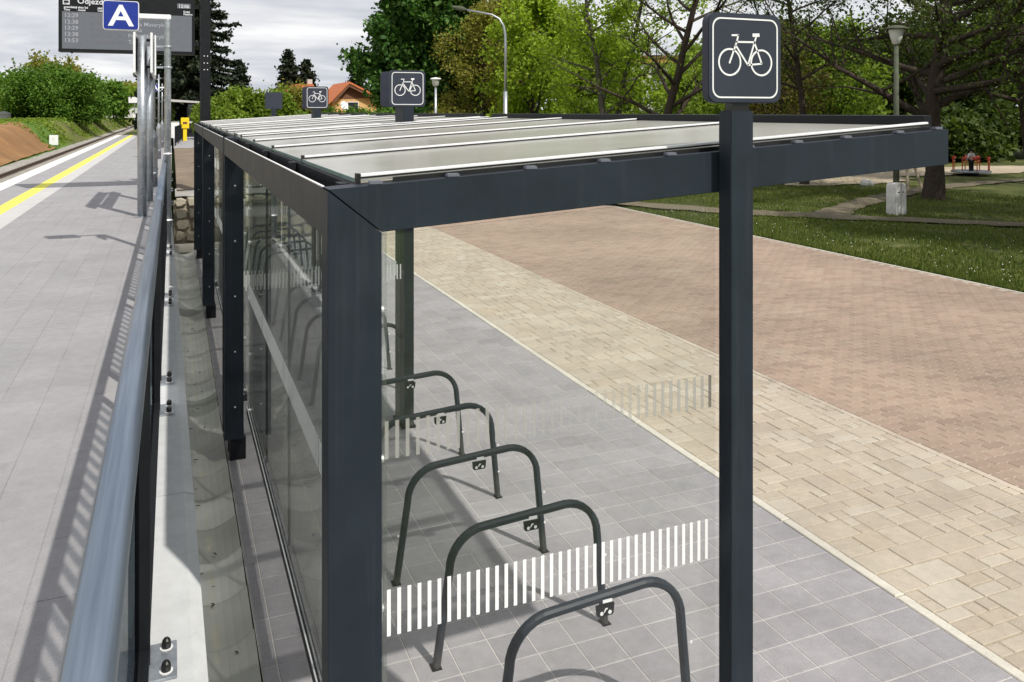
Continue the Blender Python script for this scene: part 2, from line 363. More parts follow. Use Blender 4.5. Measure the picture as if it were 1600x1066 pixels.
def thing(name, label, cat, loc=(0,0,0), rotz=0, group=None):
    o = bpy.data.objects.new(name, None); C.objects.link(o); o.location = loc; o.rotation_euler = (0,0,rotz)
    o.empty_display_size = .1
    return tag(o, label, cat, group)
def structure(o): o['kind'] = 'structure'; return o
def place(me, name, loc, parent, rz=0, **props):
    o = link(name, me, parent, **props); o.location = loc
    if rz: o.rotation_euler = (0,0,rz)
    return o
def copy_tree(o, parent=None):
    c = o.copy(); C.objects.link(c); c.parent = parent
    for ch in o.children: copy_tree(ch, c)
    return c
def np_mesh(name, V, F, mat, smooth=False):
    """V (n,3) F (m,k) constant k"""
    me = bpy.data.meshes.new(name); V = np.asarray(V, np.float32); F = np.asarray(F, np.int32); k = F.shape[1]
    me.vertices.add(len(V)); me.vertices.foreach_set('co', V.ravel())
    me.loops.add(F.size); me.loops.foreach_set('vertex_index', F.ravel())
    me.polygons.add(len(F)); me.polygons.foreach_set('loop_start', np.arange(0, F.size, k, dtype=np.int32))
    me.update(calc_edges=True)
    if mat: me.materials.append(mat)
    if smooth: me.polygons.foreach_set('use_smooth', np.ones(len(F), bool))
    return me
def tile_parts(poly, ch=.003, h=.03):
    """chamfered piece from a CCW outline around the origin -> verts, quad faces (fan for the top)"""
    n = len(poly); P = np.array(poly, float)
    nx = np.roll(P, -1, 0)-P; nr = np.stack([nx[:,1], -nx[:,0]], 1); nr /= np.linalg.norm(nr, axis=1)[:, None]
    mit = nr+np.roll(nr, 1, 0); mit /= (1+(nr*np.roll(nr, 1, 0)).sum(1))[:, None]
    I = P-mit*ch
    V = [(x, y, -h) for x, y in P]+[(x, y, -ch) for x, y in P]+[(x, y, 0) for x, y in I]
    F = []
    for i in range(n):
        j = (i+1) % n; F += [(i, j, j+n, i+n), (i+n, j+n, j+2*n, i+2*n)]
    return V, F, tuple(range(2*n, 3*n))
def tile_mesh(name, poly, mat, ch=.003, h=.03):
    V, F, top = tile_parts(poly, ch, h); mb = MB(); mb.face_block(V, F+[top]); return mb.mesh(name, mat)
def rect(w, d): return [(-w/2,-d/2),(w/2,-d/2),(w/2,d/2),(-w/2,d/2)]
def stuff_tiles(name, items, mat, parent, ch=.003, h=.03):
    """items: (poly, x, y, z). joined into one mesh"""
    mb = MB()
    cache = {}
    for poly, x, y, z in items:
        k = id(poly)
        if k not in cache: cache[k] = tile_parts(poly, ch, h)
        V, F, top = cache[k]
        mb.face_block([(a+x, b+y, c+z) for a, b, c in V], F+[top])
    return mb.build(name, mat, parent, kind='stuff')
def text(s, size, loc, parent, mat, name='lettering', bold=0.0, align='LEFT', rot=(math.pi/2, 0, 0), sx=1.0):
    cu = bpy.data.curves.new('lettering', 'FONT'); cu.body = s; cu.size = size; cu.extrude = .0015; cu.offset = bold; cu.align_x = align
    cu.resolution_u = 2
    o = bpy.data.objects.new('tmp', cu); C.objects.link(o)
    dg = bpy.context.evaluated_depsgraph_get(); me = bpy.data.meshes.new_from_object(o.evaluated_get(dg))
    bpy.data.objects.remove(o); me.materials.clear(); me.materials.append(mat)
    t = link(name, me, parent); t.location = loc; t.rotation_euler = rot; t.scale = (sx, 1, 1); return t

# ================================================================== GROUND
def sheet(name, pts, z, mat, parent=None):
    mb = MB(); n = len(pts); mb.face_block([(x, y, z) for x, y in pts], [tuple(range(n))]); o = mb.build(name, mat, parent); return o
def gridsheet(name, x0, x1, y0, y1, nx, ny, hf, mat):
    X, Y = np.meshgrid(np.linspace(x0, x1, nx), np.linspace(y0, y1, ny)); Z = hf(X, Y)
    V = np.stack([X.ravel(), Y.ravel(), Z.ravel()], 1); i = np.arange(nx-1)[None, :]+np.arange(ny-1)[:, None]*nx; i = i.ravel()
    return link(name, np_mesh(name, V, np.stack([i, i+1, i+nx+1, i+nx], 1), mat, True))
def vnoise(X, Y, s, seed=0):
    r = np.random.default_rng(seed); T = r.random((64, 64))
    x = X/s; y = Y/s; xi = np.floor(x).astype(int); yi = np.floor(y).astype(int); fx = x-xi; fy = y-yi
    fx = fx*fx*(3-2*fx); fy = fy*fy*(3-2*fy); g = lambda a, b: T[a % 64, b % 64]
    return (g(xi,yi)*(1-fx)+g(xi+1,yi)*fx)*(1-fy)+(g(xi,yi+1)*(1-fx)+g(xi+1,yi+1)*fx)*fy
# wide base ground to the horizon
structure(sheet('ground', [(-1500,-300),(1500,-300),(1500,2500),(-1500,2500)], -.12, M['meadow']))
GX = 12.26
structure(gridsheet('park_lawn', GX, 140, -40, 160, 120, 160, lambda X, Y: -.005+.05*vnoise(X, Y, 3, 1)*np.clip((X-GX)/2, 0, 1)+.04*vnoise(X, Y, .9, 2)*np.clip((X-GX)/2, 0, 1), M['grass']))

# --- grey pavement (tiles .218 m) -------------------------------------------------
pav = structure(sheet('grey_pavement', [(.03,-2.6),(3.6,-2.6),(3.6,17),(.03,17)], -.0032, M['joint']))
P = .218
gt = tile_mesh('tile', rect(P-.005, P-.005), M['grey_tile'], .0022)
cells = [(i, j) for j in range(-10, 78) for i in range(16)]
cxy = lambda i, j: (3.60-P*(i+.5), P*(j+.5)-.005+.0)
vis = []
for i, j in cells:
    x, y = cxy(i, j)
    if x > .03: vis.append((x, y))
def depth(x, y): return (x+.4)*math.sin(HEAD)+(y+2.32)*math.cos(HEAD)
def px(x, y, z=0):
    d = depth(x, y); X = (x+.4)*math.cos(HEAD)-(y+2.32)*math.sin(HEAD)
    return 800+1296*X/max(d, .01), 175.5+1296*(2.9-z)/max(d, .01)
def infr(x, y, z=0):
    a, b = px(x, y, z); return depth(x, y) > 0 and -30 < a < 1640 and b < 1110 and not (a < 270)
order = sorted(vis, key=lambda p: (not infr(*p), depth(*p)))
ctp = rect(.076, P-.005); stuff_cut = tile_mesh('cut_tile', ctp, M['grey_tile'], .0022)
for j in range(0, 77): place(stuff_cut, 'cut_tile', (.0715, P*(j+.5)-.005, random.uniform(-.001, 0)), pav)
for x, y in order[:223]: place(gt, 'tile', (x, y, random.uniform(-.0012, .0)), pav)
gp = rect(P-.005, P-.005)
stuff_tiles('paving_field', [(gp, x, y, random.uniform(-.0012, 0)) for x, y in order[223:]], M['grey_tile'], pav, .0022)
# --- kerb strip
kerb = structure(sheet('kerb_strip', [(3.6,-2.6),(3.68,-2.6),(3.68,30),(3.6,30)], -.012, M['joint_dark']))
km = tile_mesh('kerb_stone', rect(.072, .99), M['kerb'], .006, .06)
for j in range(32): place(km, 'kerb_stone', (3.64+random.uniform(-.003,.003), -2.1+j, random.uniform(.002, .007)), kerb)
# --- sandstone path : random ashlar on an 0.109 m grid
sand = structure(sheet('sandstone_path', [(3.68,-2.6),(5.60,-2.6),(5.60,30),(3.68,30)], -.006, M['joint_dark']))
U = (5.60-3.68)/18; NY = 290
occ = np.zeros((18, NY), bool); pieces = []
sizes = [(2,2),(3,2),(2,2),(3,2),(2,1),(2,1),(2,2),(1,1),(3,1),(2,1),(1,1)]
for j in range(NY):
    for i in range(18):
        if occ[i, j]: continue
        opts = sizes[:]; random.shuffle(opts)
        if j % 2: opts = [(a, 1) for a, b in opts]
        for a, b in opts+[(2,1),(1,1)]:
            if i+a <= 18 and j+b <= NY and not occ[i:i+a, j:j+b].any():
                # avoid leaving one-cell slivers
                occ[i:i+a, j:j+b] = True; pieces.append((a, b, 3.68+U*(i+a/2), -2.0+U*(j+b/2))); break
sm = {}; sp = {}
for a in range(1, 5):
    for b in (1, 2):
        for k in range(2):
            w_, d_ = a*U-.008, b*U-.008; e = .004
            poly = [(-w_/2+random.uniform(0,e), -d_/2+random.uniform(0,e)), (w_/2-random.uniform(0,e), -d_/2+random.uniform(0,e)), (w_/2-random.uniform(0,e), d_/2-random.uniform(0,e)), (-w_/2+random.uniform(0,e), d_/2-random.uniform(0,e))]
            sp[a, b, k] = poly; sm[a, b, k] = tile_mesh('paving_stone', poly, M['sand_block'], .004)
pieces.sort(key=lambda p: (not infr(p[2], p[3]), depth(p[2], p[3])-.5*p[0]*p[1]*0))
rest = []
for n, (a, b, x, y) in enumerate(pieces):
    k = random.randrange(2); z = random.uniform(-.003, .001)
    if n < 300: place(sm[a, b, k], 'paving_stone', (x, y, z), sand)
    else: rest.append((sp[a, b, k], x, y, z))
stuff_tiles('paving_field', rest, M['sand_block'], sand, .004)
edge = tile_mesh('edging_stone', rect(.06, .213), M['edging'], .002)
# --- red interlocking paving : zig-zag pavers
red = structure(sheet('red_pavement', [(5.60,-2.6),(12.2,-2.6),(12.2,60),(5.60,60)], -.0045, M['joint_red']))
LX, LY, AM = .225, .1125, .022
def zig(n=4, flip=1):
    # wavy in y along x
    xs = [-LX/2+LX*i/n for i in range(n+1)]; off = [AM*(.5 if i % 2 else -.5)*flip for i in range(n+1)]
    g = .0035
    bot = [(x+(g if i == 0 else -g if i == n else 0), -LY/2+o+g) for i, (x, o) in enumerate(zip(xs, off))]
    top = [(x+(g if i == 0 else -g if i == n else 0), LY/2+o-g) for i, (x, o) in enumerate(zip(xs, off))]
    return bot+top[::-1]
zp = zig(); zm = tile_mesh('paver', zp, M['red_block'], .003)
halves = []; rp = []
nyr = int(29/LY)
for j in range(nyr):
    y = -2.4+LY*j; o = LX/2 if j % 2 else 0
    x = 5.66+LX/2-o*1.0
    if o and not y < .8: halves.append((5.66+LX/4, y))
    while x < 12.2-LX/2:
        if x-LX/2 > 5.62-.02 and not (y < .8 and x < 9): rp.append((x, y))
        x += LX
rp.sort(key=lambda p: (not infr(*p), depth(*p)))
for x, y in rp[:300]: place(zm, 'paver', (x, y, random.uniform(-.002, .0005)), red)
stuff_tiles('paving_field', [(zp, x, y, random.uniform(-.002, .0005)) for x, y in rp[300:]], M['red_block'], red, .003)
for j in range(130):
    place(edge, 'edging_stone', (5.615+random.uniform(-.004,.004), -1.9+.22*j, .003), red)
hp_ = rect(LX/2-.007, LY-.007)
stuff_tiles('half_pavers', [(hp_, x-.002, y, 0) for x, y in halves], M['red_block'], red, .003)
edge2 = tile_mesh('edge_kerb', rect(.05, .99), M['kerb'], .004)
for j in range(34): place(edge2, 'edge_kerb', (12.228, -2.0+j, .004), red)

# --- drainage channel ------------------------------------------------------------
def channel_piece():
    mb = MB(); n = 8; x0, x1 = -.36, .022; L0, L1 = -.2325, .2325
    prof = []
    for i in range(n+1):
        u = i/n; x = x0+(x1-x0)*u; prof.append((x, .004-.075*(1-(2*u-1)**2)))
    V = []
    for y, dz in ((L0, -.014), (L1, .014)):
        for x, z in prof: V.append((x, y, z+dz))
    for y, dz in ((L0, -.014), (L1, .014)):
        for x, z in prof: V.append((x, y, -.14))
    m = n+1; F = [(i, i+1, i+1+m, i+m) for i in range(n)]
    F += [(2*m+i+1, 2*m+i, 3*m+i, 3*m+i+1) for i in range(n)]
    F += [(i+1, i, 2*m+i, 2*m+i+1) for i in range(n)]+[(m+i, m+i+1, 3*m+i+1, 3*m+i) for i in range(n)]
    F += [(n, m+n, 3*m+n, 2*m+n), (m, 0, 2*m, 3*m)]
    mb.face_block(V, F); return mb.mesh('channel_stone', M['channel'], False)
chan = thing('drainage_channel', 'curved grey concrete gutter stones between the pale wall and the bicycle shelter', 'drain', (0, 0, 0))
cm = channel_piece()
for j in range(40):
    y = -2.0+.475*j
    place(cm, 'channel_stone', (0.0, y, random.uniform(-.012, .006)), chan, random.uniform(-.01, .01))
MB().prism([(-.37, -.25)]+[(-.37, -.018)]+[(-.36+.382*i/8, .004-.075*(1-(2*i/8-1)**2)-.022) for i in range(9)]+[(.028, -.018), (.028, -.25)], -2.6, 16.65, 'y').build('channel_bed', M['joint_wet'], chan)
mb = MB()
for i in range(46):
    y = random.uniform(.5, 14); x = -.17+random.gauss(0, .05); z = -.062+.075*((x+.169)/.19)**2+.012; a = random.random()*6.28; l_ = random.uniform(.008, .03); w_ = l_*random.uniform(.25, .5)
    mb.face_block([(x+l_*math.cos(a), y+l_*math.sin(a), z), (x-w_*math.sin(a), y+w_*math.cos(a), z+.006), (x-l_*math.cos(a), y-l_*math.sin(a), z), (x+w_*math.sin(a), y-w_*math.cos(a), z+.004)], [(0, 1, 2, 3)])
ll = mb.build('leaf_litter', M['joint_wet']); tag(ll, 'few dark bits of leaf litter lying in the concrete gutter', 'leaf litter'); ll['kind'] = 'stuff'

# --- retaining wall with coping --------------------------------------------------
wall = thing('retaining_wall', 'pale concrete wall with a chamfered top carrying the glass railing', 'wall', (0, 0, 0))
CZ = 1.25
def copx(y): return -.4+.9167*(.112-.0088*max(-3, min((y+2.32)/.9167-2.32, 16)))
ys = [-3, 1.55, 7.37, 13.2, 18.6, 30, 42]
for a, b in zip(ys[:-1], ys[1:]):
    mb = MB(); g = .003
    def sec(y):
        r = copx(y); return [(-.655, -.2), (r, -.2), (r, CZ-.014), (r-.040, CZ), (-.655, CZ)]
    A, B = sec(a+g), sec(b-g); V = [(x, a+g, z) for x, z in A]+[(x, b-g, z) for x, z in B]; n = 5
    mb.face_block(V, [tuple(range(n)), tuple(range(2*n-1, n-1, -1))]+[(i, i+n, (i+1) % n+n, (i+1) % n) for i in range(n)])
    mb.build('coping_block', M['coping'], wall)

# --- platform ---------------------------------------------------------------------
plat = structure(MB().box(-4.40, -.655, -4, 70, .1, 1.0968).build('platform', M['joint_plat']))
PW, PL = .2425, .485
tl = rect(PW-.0035, PL-.0035); tlm = tile_mesh('platform_slab', tl, M['platform_tile'], .0015, .02)
sl = []
for i in range(9):
    x = -.657-PW*(i+.5)
    for j in range(150):
        y = -3.2+PL*(j+.5)+(PL/2 if i % 2 else 0)
        if y < 68.5: sl.append((x, y))
def infl(x, y): a, b = px(x, y, 1.1); return depth(x, y) > .3 and -40 < a < 262 and b < 1110
sl.sort(key=lambda p: (not infl(*p), depth(*p)))
for x, y in sl[:300]: place(tlm, 'platform_slab', (x, y, 1.1+random.uniform(-.0008, .0002)), plat)
stuff_tiles('slab_field', [(tl, x, y, 1.1+random.uniform(-.0008, .0002)) for x, y in sl[300:]], M['platform_tile'], plat, .0015, .003)
xa = -.657-PW*9
def strip(name, x0, x1, z, mat, y0=-4, y1=69.5): return structure(MB().box(x0, x1, y0, y1, z-.02, z).build(name, mat))
strip('tactile_strip', -3.186, xa-.004, 1.1005, M['line_tactile'])
strip('yellow_line', -3.46, -3.19, 1.1012, M['line_yellow'])
strip('platform_margin', -4.04, -3.464, 1.0995, M['platform_tile'])
strip('white_edge_line', -4.42, -4.044, 1.1010, M['line_white'])

# --- track and left terrain -------------------------------------------------------
def hleft(X, Y):
    crest = 1.75+.006*(Y-50)+.35*vnoise(X, Y, 9, 4)
    s = np.clip((-7.75-X+.35*vnoise(X, Y, 5, 6))/2.6, 0, 1); s = s*s*(3-2*s)
    h = .30+(crest-.30)*s+.12*(vnoise(X, Y, 1.3, 5)-.5)*np.clip((-7.9-X)/1, 0, 1)
    return h+np.clip((-40-X)*.01, 0, 2)
structure(gridsheet('track_bed', -8.3, -4.3, -5, 400, 24, 300, lambda X, Y: .26+.05*vnoise(X, Y, .5, 3)+.10*np.clip((-7.0-X), 0, 1), M['ballast']))
structure(gridsheet('meadow', -140, -7.6, 70, 420, 150, 200, hleft, M['bank']))
structure(gridsheet('meadow_bank', -140, -7.6, -5, 70.5, 150, 120, hleft, M['meadow']))
def hd(X, Y): return hleft(X, Y)+.13+.10*(vnoise(X, Y, .8, 9)-.5)-1.2*np.clip((Y-61-3*vnoise(X, Y, 2, 3))/2.0, 0, 1)
structure(gridsheet('bare_earth_slope', -10.9, -7.75, -5, 63, 30, 160, hd, M['orange_dirt']))
track = thing('railway_track', 'rusty railway rails on concrete sleepers left of the platform', 'railway track', (0, 0, 0))
for x in (-6.42, -4.93):
    MB().prism([(x-.06,.40),(x+.06,.40),(x+.06,.415),(x+.012,.43),(x+.012,.50),(x+.035,.51),(x+.035,.55),(x-.035,.55),(x-.035,.51),(x-.012,.50),(x-.012,.43),(x-.06,.415)], -5, 400, 'y').build('rail', M['rust'], track)
slp = MB().box(-1.25, 1.25, -.13, .13, -.16, 0).mesh('sleeper', M['sleeper'])
for j in range(280): place(slp, 'sleeper', (-5.67, 20+.62*j, .40), track)

# --- plateau behind the channel ------------------------------------------------------
structure(MB().box(-.30, 4.2, 16.95, 120, -.1, 1.06).build('raised_ground', M['dirt']))
structure(MB().box(-4.4, -.32, 70, 120, .3, .95).build('grass_verge', M['bank']))
structure(gridsheet('earth_mound', -.30, 4.0, 18.6, 42, 40, 90, lambda X, Y: 1.03+.10*vnoise(X, Y, 1.4, 8)+.04*vnoise(X, Y, .35, 7)+.35*np.exp(-((X-2.0)/1.2)**2)*np.exp(-((Y-30)/8)**2), M['dirt']))
structure(MB().box(-.32, 4.2, 42, 66, .9, 1.10).build('far_pavement', M['platform_tile']))
# loose pale gravel ledge on top of the rubble wall
structure(gridsheet('gravel_ledge', -.34, 3.2, 16.9, 18.9, 40, 30, lambda X, Y: 1.02+.08*vnoise(X, Y, .25, 7)+.04*vnoise(X, Y, .1, 2), M['gravel']))
rub = thing('rubble_wall', 'low wall of rough yellowish stones at the far end of the gutter', 'wall', (0, 16.75, 0))
MB().box(-.37, 3.0, .06, .20, -.1, 1.0).build('core', M['joint_dark'], rub)
xx = -.36; rows = [(0.12,.36),(.36,.62),(.62,.86),(.86,1.07)]
for ri, (z0, z1) in enumerate(rows):
    x = -.36
    while x < 2.6:
        wd = random.uniform(.20, .42); n = 7
        cxm, czm = x+wd/2, (z0+z1)/2+random.uniform(-.02,.02); poly = []
        for k in range(n):
            a = 2*math.pi*(k+random.uniform(-.25,.25))/n+.4
            ca, sa = math.cos(a), math.sin(a); q = max(abs(ca), abs(sa))
            poly.append((cxm+ca/q*wd*.47*random.uniform(.9,1), czm+sa/q*(z1-z0)*.47*random.uniform(.88,1.02)))
        d = random.uniform(.02,.07)
        mb = MB(); ins = [((u-cxm)*.78+cxm, (v-czm)*.78+czm) for u, v in poly]
        V = [(u, .06, v) for u, v in poly]+[(u, .02, v) for u, v in poly]+[(u, -d, v) for u, v in ins]
        F = [(i, (i+1)%n, (i+1)%n+n, i+n) for i in range(n)]+[(i+n, (i+1)%n+n, (i+1)%n+2*n, i+2*n) for i in range(n)]+[tuple(range(2*n, 3*n))]
        mb.face_block(V, F).build('stone', M['rubble'], rub); x += wd
MB().box(-.36, 3.0, -.35, -.06, -.05, .10).build('footing', M['kerb'], rub, bevel=.008)

# ================================================================== BICYCLE SHELTERS
ZT, SL, LB, DB, CW = 2.684, .0633, 2.37, .135, .152
def zr(x): return ZT+SL*x
BAY = 5.138
def sign_unit(parent, xc, yf, z0, wd, front=-1, symbol=True):
    """rounded square plate; its face looks to y = front"""
    zc = z0+wd/2+.0; r = .035
    def rr(h, rad, n=6):
        pts = []
        for cx_, cz_, a0 in ((h-rad, h-rad, 0), (-h+rad, h-rad, 90), (-h+rad, -h+rad, 180), (h-rad, -h+rad, 270)):
            for k in range(n+1):
                a = R(a0+90*k/n); pts.append((cx_+rad*math.cos(a), cz_+rad*math.sin(a)))
        return pts
    th = .035; y0, y1 = (yf, yf+th) if front < 0 else (yf-th, yf)
    pl = MB().prism([(xc+a, zc+b) for a, b in rr(wd/2, .035)], y0, y1, 'y').build('sign_panel', M['sign'], parent, bevel=.003)
    if not symbol: return pl
    f = yf-.0015 if front < 0 else yf+.0015
    mb = MB(); s = wd
    o, i_ = rr(wd*.445, .032), rr(wd*.428, .028); n = len(o)
    def ringquads(A, B):
        m = len(A); V = [(xc-front*-1*0+a, f, zc+b) for a, b in A]+[(xc+a, f, zc+b) for a, b in B]+[(xc+a, yf, zc+b) for a, b in A]+[(xc+a, yf, zc+b) for a, b in B]
        F = []
        for k in range(m):
            q = (k+1) % m; F += [(k, q, q+m, k+m), (k, k+2*m, q+2*m, q), (k+m, q+m, q+3*m, k+3*m)]
        mb.face_block(V, F)
    ringquads(o, i_)
    P_ = lambda x, y: ((x-137)/553-.5, (775-5*(690-x)/553-y)/(680-32*(x-137)/553)-.5)
    def circ(cx_, cy_, rx, wdt):
        c0 = P_(cx_, cy_); r_ = rx/553*1.0
        ringquads([(s*(c0[0]+(r_+wdt/2)*math.cos(a)), s*(c0[1]+(r_+wdt/2)*math.sin(a))) for a in np.linspace(0, 2*math.pi, 37)[:-1]],
                  [(s*(c0[0]+(r_-wdt/2)*math.cos(a)), s*(c0[1]+(r_-wdt/2)*math.sin(a))) for a in np.linspace(0, 2*math.pi, 37)[:-1]])
    circ(295, 467, 80, .020); circ(533, 475, 78, .020)
    def bar(x1, y1_, x2, y2, wdt=.020):
        a = Vector(P_(x1, y1_)); b = Vector(P_(x2, y2)); d = (b-a).normalized(); nn = Vector((-d.y, d.x))*wdt/2; a = a-d*wdt*.3; b = b+d*wdt*.3
        pts = [a+nn, a-nn, b-nn, b+nn]
        mb.prism([(xc+p.x*s, zc+p.y*s) for p in pts], min(f, yf), max(f, yf), 'y')
    for q in [(312,268,360,268),(358,268,347,318),(347,318,293,473),(347,318,482,322),(340,345,430,490),(492,285,432,488),(430,490,535,482),(480,325,535,480)]: bar(*q)
    bar(472, 270, 512, 270, .038)
    mb.build('bicycle_symbol', M['white'], pl); return pl

def shelter(k, label):
    s = thing('bicycle_shelter', label, 'bicycle shelter', (0, BAY*k, 0), group='bicycle shelters in a row')
    E = 5.03                                              # module length
    lip = .0016
    for y0, nm in ((0, 'front'), (E-.10, 'rear')):
        g = .0012
        mit = [(0, ZT), (CW, zr(CW)-DB)]
        d = Vector((mit[1][0]-mit[0][0], mit[1][1]-mit[0][1])).normalized(); nn = Vector((-d.y, d.x))*g
        MB().prism([(0, .18), (CW, .18), (CW-nn.x, mit[1][1]-nn.y), (0-nn.x, ZT-nn.y-.001)], y0, y0+.10, 'y').build('column', M['steel'], s, bevel=.0015)
        MB().prism([(.045, 0), (CW+.02, 0), (CW+.02, .18), (.045, .18)], y0+.02, y0+.10, 'y').build('column_foot', M['black'], s)
        MB().prism([(0+nn.x, ZT+nn.y), (CW+nn.x, mit[1][1]+nn.y), (LB, zr(LB)-DB), (LB, zr(LB))], y0, y0+.10, 'y').build('beam', M['steel'], s, bevel=.0015)
    # fascia along the left edge, a gap behind it, inner rail
    MB().box(.0, .006, .104, E-.104, ZT-DB, ZT).box(.006, .030, .104, E-.104, ZT-DB, ZT-DB+.006).build('fascia', M['steel'], s)
    MB().box(.0, .008, .104, E-.104, ZT, ZT+.003).build('fascia_lip', M['alu'], s)
    MB().box(.085, .115, .104, E-.104, ZT-DB+.01, ZT+.005).build('gutter_rail', M['black'], s)
    MB().box(.0065, .085, .104, E-.104, ZT-DB+.007, ZT-DB+.012).build('gutter', M['black'], s)
    caps = [.095, 1.20, 2.307, 3.413, 4.52, E-.03]
    zc = lambda x: 2.708+SL*(x-.11)
    for i, y in enumerate(caps):
        MB().prism([(.108, zc(.108)-.002), (2.36, zc(2.36)-.002), (2.36, zc(2.36)+.011), (.108, zc(.108)+.011)], y-.0135, y+.0150, 'y').build('cap_strip', M['alu'], s, bevel=.002)
        MB().prism([(.108, zc(.108)-.002), (2.36, zc(2.36)-.002), (2.36, zc(2.36)+.004), (.108, zc(.108)+.004)], y-.0175, y-.0137, 'y').build('cap_side_strip', M['rubber'], s)  # black strip along one side of each cap
        MB().box(.097, .1075, y-.018, y+.016, zc(.11)-.02, zc(.11)+.013).build('end_cap', M['rubber'], s)
        MB().box(.030, .094, y+.06, y+.075, 2.60, 2.66).box(.055, .08, y+.03, y+.10, 2.655, 2.69).build('bracket', M['black'], s)
        if i < 5:
            a, b = y+.0153, caps[i+1]-.0178
            MB().prism([(.100, zc(.1)-.014), (2.345, zc(2.345)-.014), (2.345, zc(2.345)-.002), (.100, zc(.1)-.002)], a, b, 'y').build('roof_pane', M['roof'], s)
            MB().prism([(.097, zc(.1)-.014), (.0995, zc(.1)-.014), (.0995, zc(.1)-.002), (.097, zc(.1)-.002)], a, b, 'y').build('pane_edge', M['roof_edge'], s)
            for yy in (a+.35, a+.75):
                MB().lathe([(.012, -.004), (.012, .002), (.007, .006)], .05, 0, 8).build('bolt_head', M['alu'], s).location = (0, yy, 2.60)
            # purlin under each cap strip
        MB().prism([(.116, zc(.11)-.09), (2.30, zc(2.3)-.09), (2.30, zc(2.3)-.016), (.116, zc(.11)-.016)], y-.012, y+.012, 'y').build('purlin', M['black'], s)
    MB().prism([(2.362, zr(2.36)-DB), (2.40, zr(2.36)-DB), (2.40, zc(2.40)+.035), (2.362, zc(2.36)+.035)], .104, E-.104, 'y').build('edge_beam', M['black'], s)
    MB().prism([(.20, zc(.2)-.022), (2.34, zc(2.34)-.022), (2.34, zc(2.34)-.0035), (.20, zc(.2)-.0035)], .05, .068, 'y').build('seal_strip', M['rubber'], s)
    for x in [.137, .368, .619, .876, 1.124, 1.44, 1.652, 1.876, 2.132, 2.33]:
        MB().box(x-.02, x+.02, .006, .03, zr(x)+.0002, zr(x)+.012).build('roof_clip', M['clip'], s, bevel=.003)
    # end panes with printed bars
    for y, last in ((.012, False), (E-.055, True)):
        for a, b in (((.156, 1.298),) if k == 0 and not last else ((.156, 1.54),)):
            pn = MB().prism([(a, .12), (b, .12), (b, zr(b)-DB-.01), (a, zr(a)-DB-.01)], y, y+.008, 'y').build('end_pane', M['glass'], s)
            mb = MB(); x = .169
            while x+.012 < b: mb.box(x, x+.0112, y-.0016, y-.0004, 1.399, 1.532); x += .0302
            mb.build('printed_bars', M['frit'], pn)
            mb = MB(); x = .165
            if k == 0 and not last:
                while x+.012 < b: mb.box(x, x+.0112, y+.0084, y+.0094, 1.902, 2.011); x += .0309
                mb.build('reflection_bars', M['faint'], pn)  # bars drawn in colour as a reflection of the railing
    # side panes, clamps and bottom rail
    xs = .187; n = 4; y0 = .115; w_ = (E-.115-y0)/n
    for i in range(n):
        a, b = y0+w_*i+.004, y0+w_*(i+1)-.004
        pn = MB().box(xs, xs+.008, a, b, .44, 2.56).build('side_pane', M['side_glass'], s)
        mb = MB(); y = a+.02
        while y+.012 < b: mb.box(xs-.0014, xs-.0004, y, y+.0115, 1.355, 1.492); y += .0311
        mb.build('printed_bars', M['frit'], pn)
        if i: MB().box(xs+.02, xs+.035, a-.006, a-.001, .44, 2.56).build('glazing_bar', M['black'], s)
    MB().box(xs-.012, xs+.02, .106, E-.106, .385, .4385).build('bottom_rail', M['black'], s)
    MB().box(xs-.0125, xs-.006, .106, E-.106, .4387, .446).build('bottom_trim', M['alu'], s)
    for y in (.05, E-.14):
        for z in np.arange(.45, 2.5, .46):
            MB().tube([(CW*.55, y-.0505 if y < 1 else y-.0105+.05, z), (CW*.55, y-.053 if y < 1 else y+.036, z)], .007, 8).build('rivet', M['alu'], s) if y > 1 else None
    for z in np.arange(.45, 2.5, .46):
        for yy in (.20, E-.22):
            MB().tube([(xs-.008, yy, z), (xs+.016, yy, z)], .013, 10).build('glass_fixing', M['alu'], s)
    # front row of uprights and signs
    if k == 0:
        MB().box(1.300, 1.392, -.070, -.004, 0, 2.905).build('sign_post', M['steel'], s, bevel=.003)
        MB().box(1.315, 1.382, -.060, -.020, 2.905, 2.935).build('sign_neck', M['rubber'], s)
        sign_unit(s, 1.359, -.070, 2.930, .297)
    if k in (1, 2):
        MB().box(1.562, 1.660, -.05, .26, 0, 2.955).build('sign_post', M['steel'], s, bevel=.003)
        MB().box(1.545, 1.675, -.065, .275, 0, .02).build('post_plate', M['black'], s)
        sign_unit(s, 1.60, -.052, 2.950, .335); sign_unit(s, 1.60, .315, 2.950, .335, 1)
    if k == 2:
        MB().box(1.49, 1.59, E+.03, E+.11, 0, 2.97).build('sign_post', M['steel'], s, bevel=.003)
        sign_unit(s, 1.54, E+.12, 2.965, .345, 1)
    return s
shelter(0, 'nearest dark steel bicycle shelter with glass roof, its mitred corner column in front')
shelter(1, 'middle dark steel bicycle shelter, between the near and the farthest one')
shelter(2, 'farthest dark steel bicycle shelter with the blank backed sign at its end')

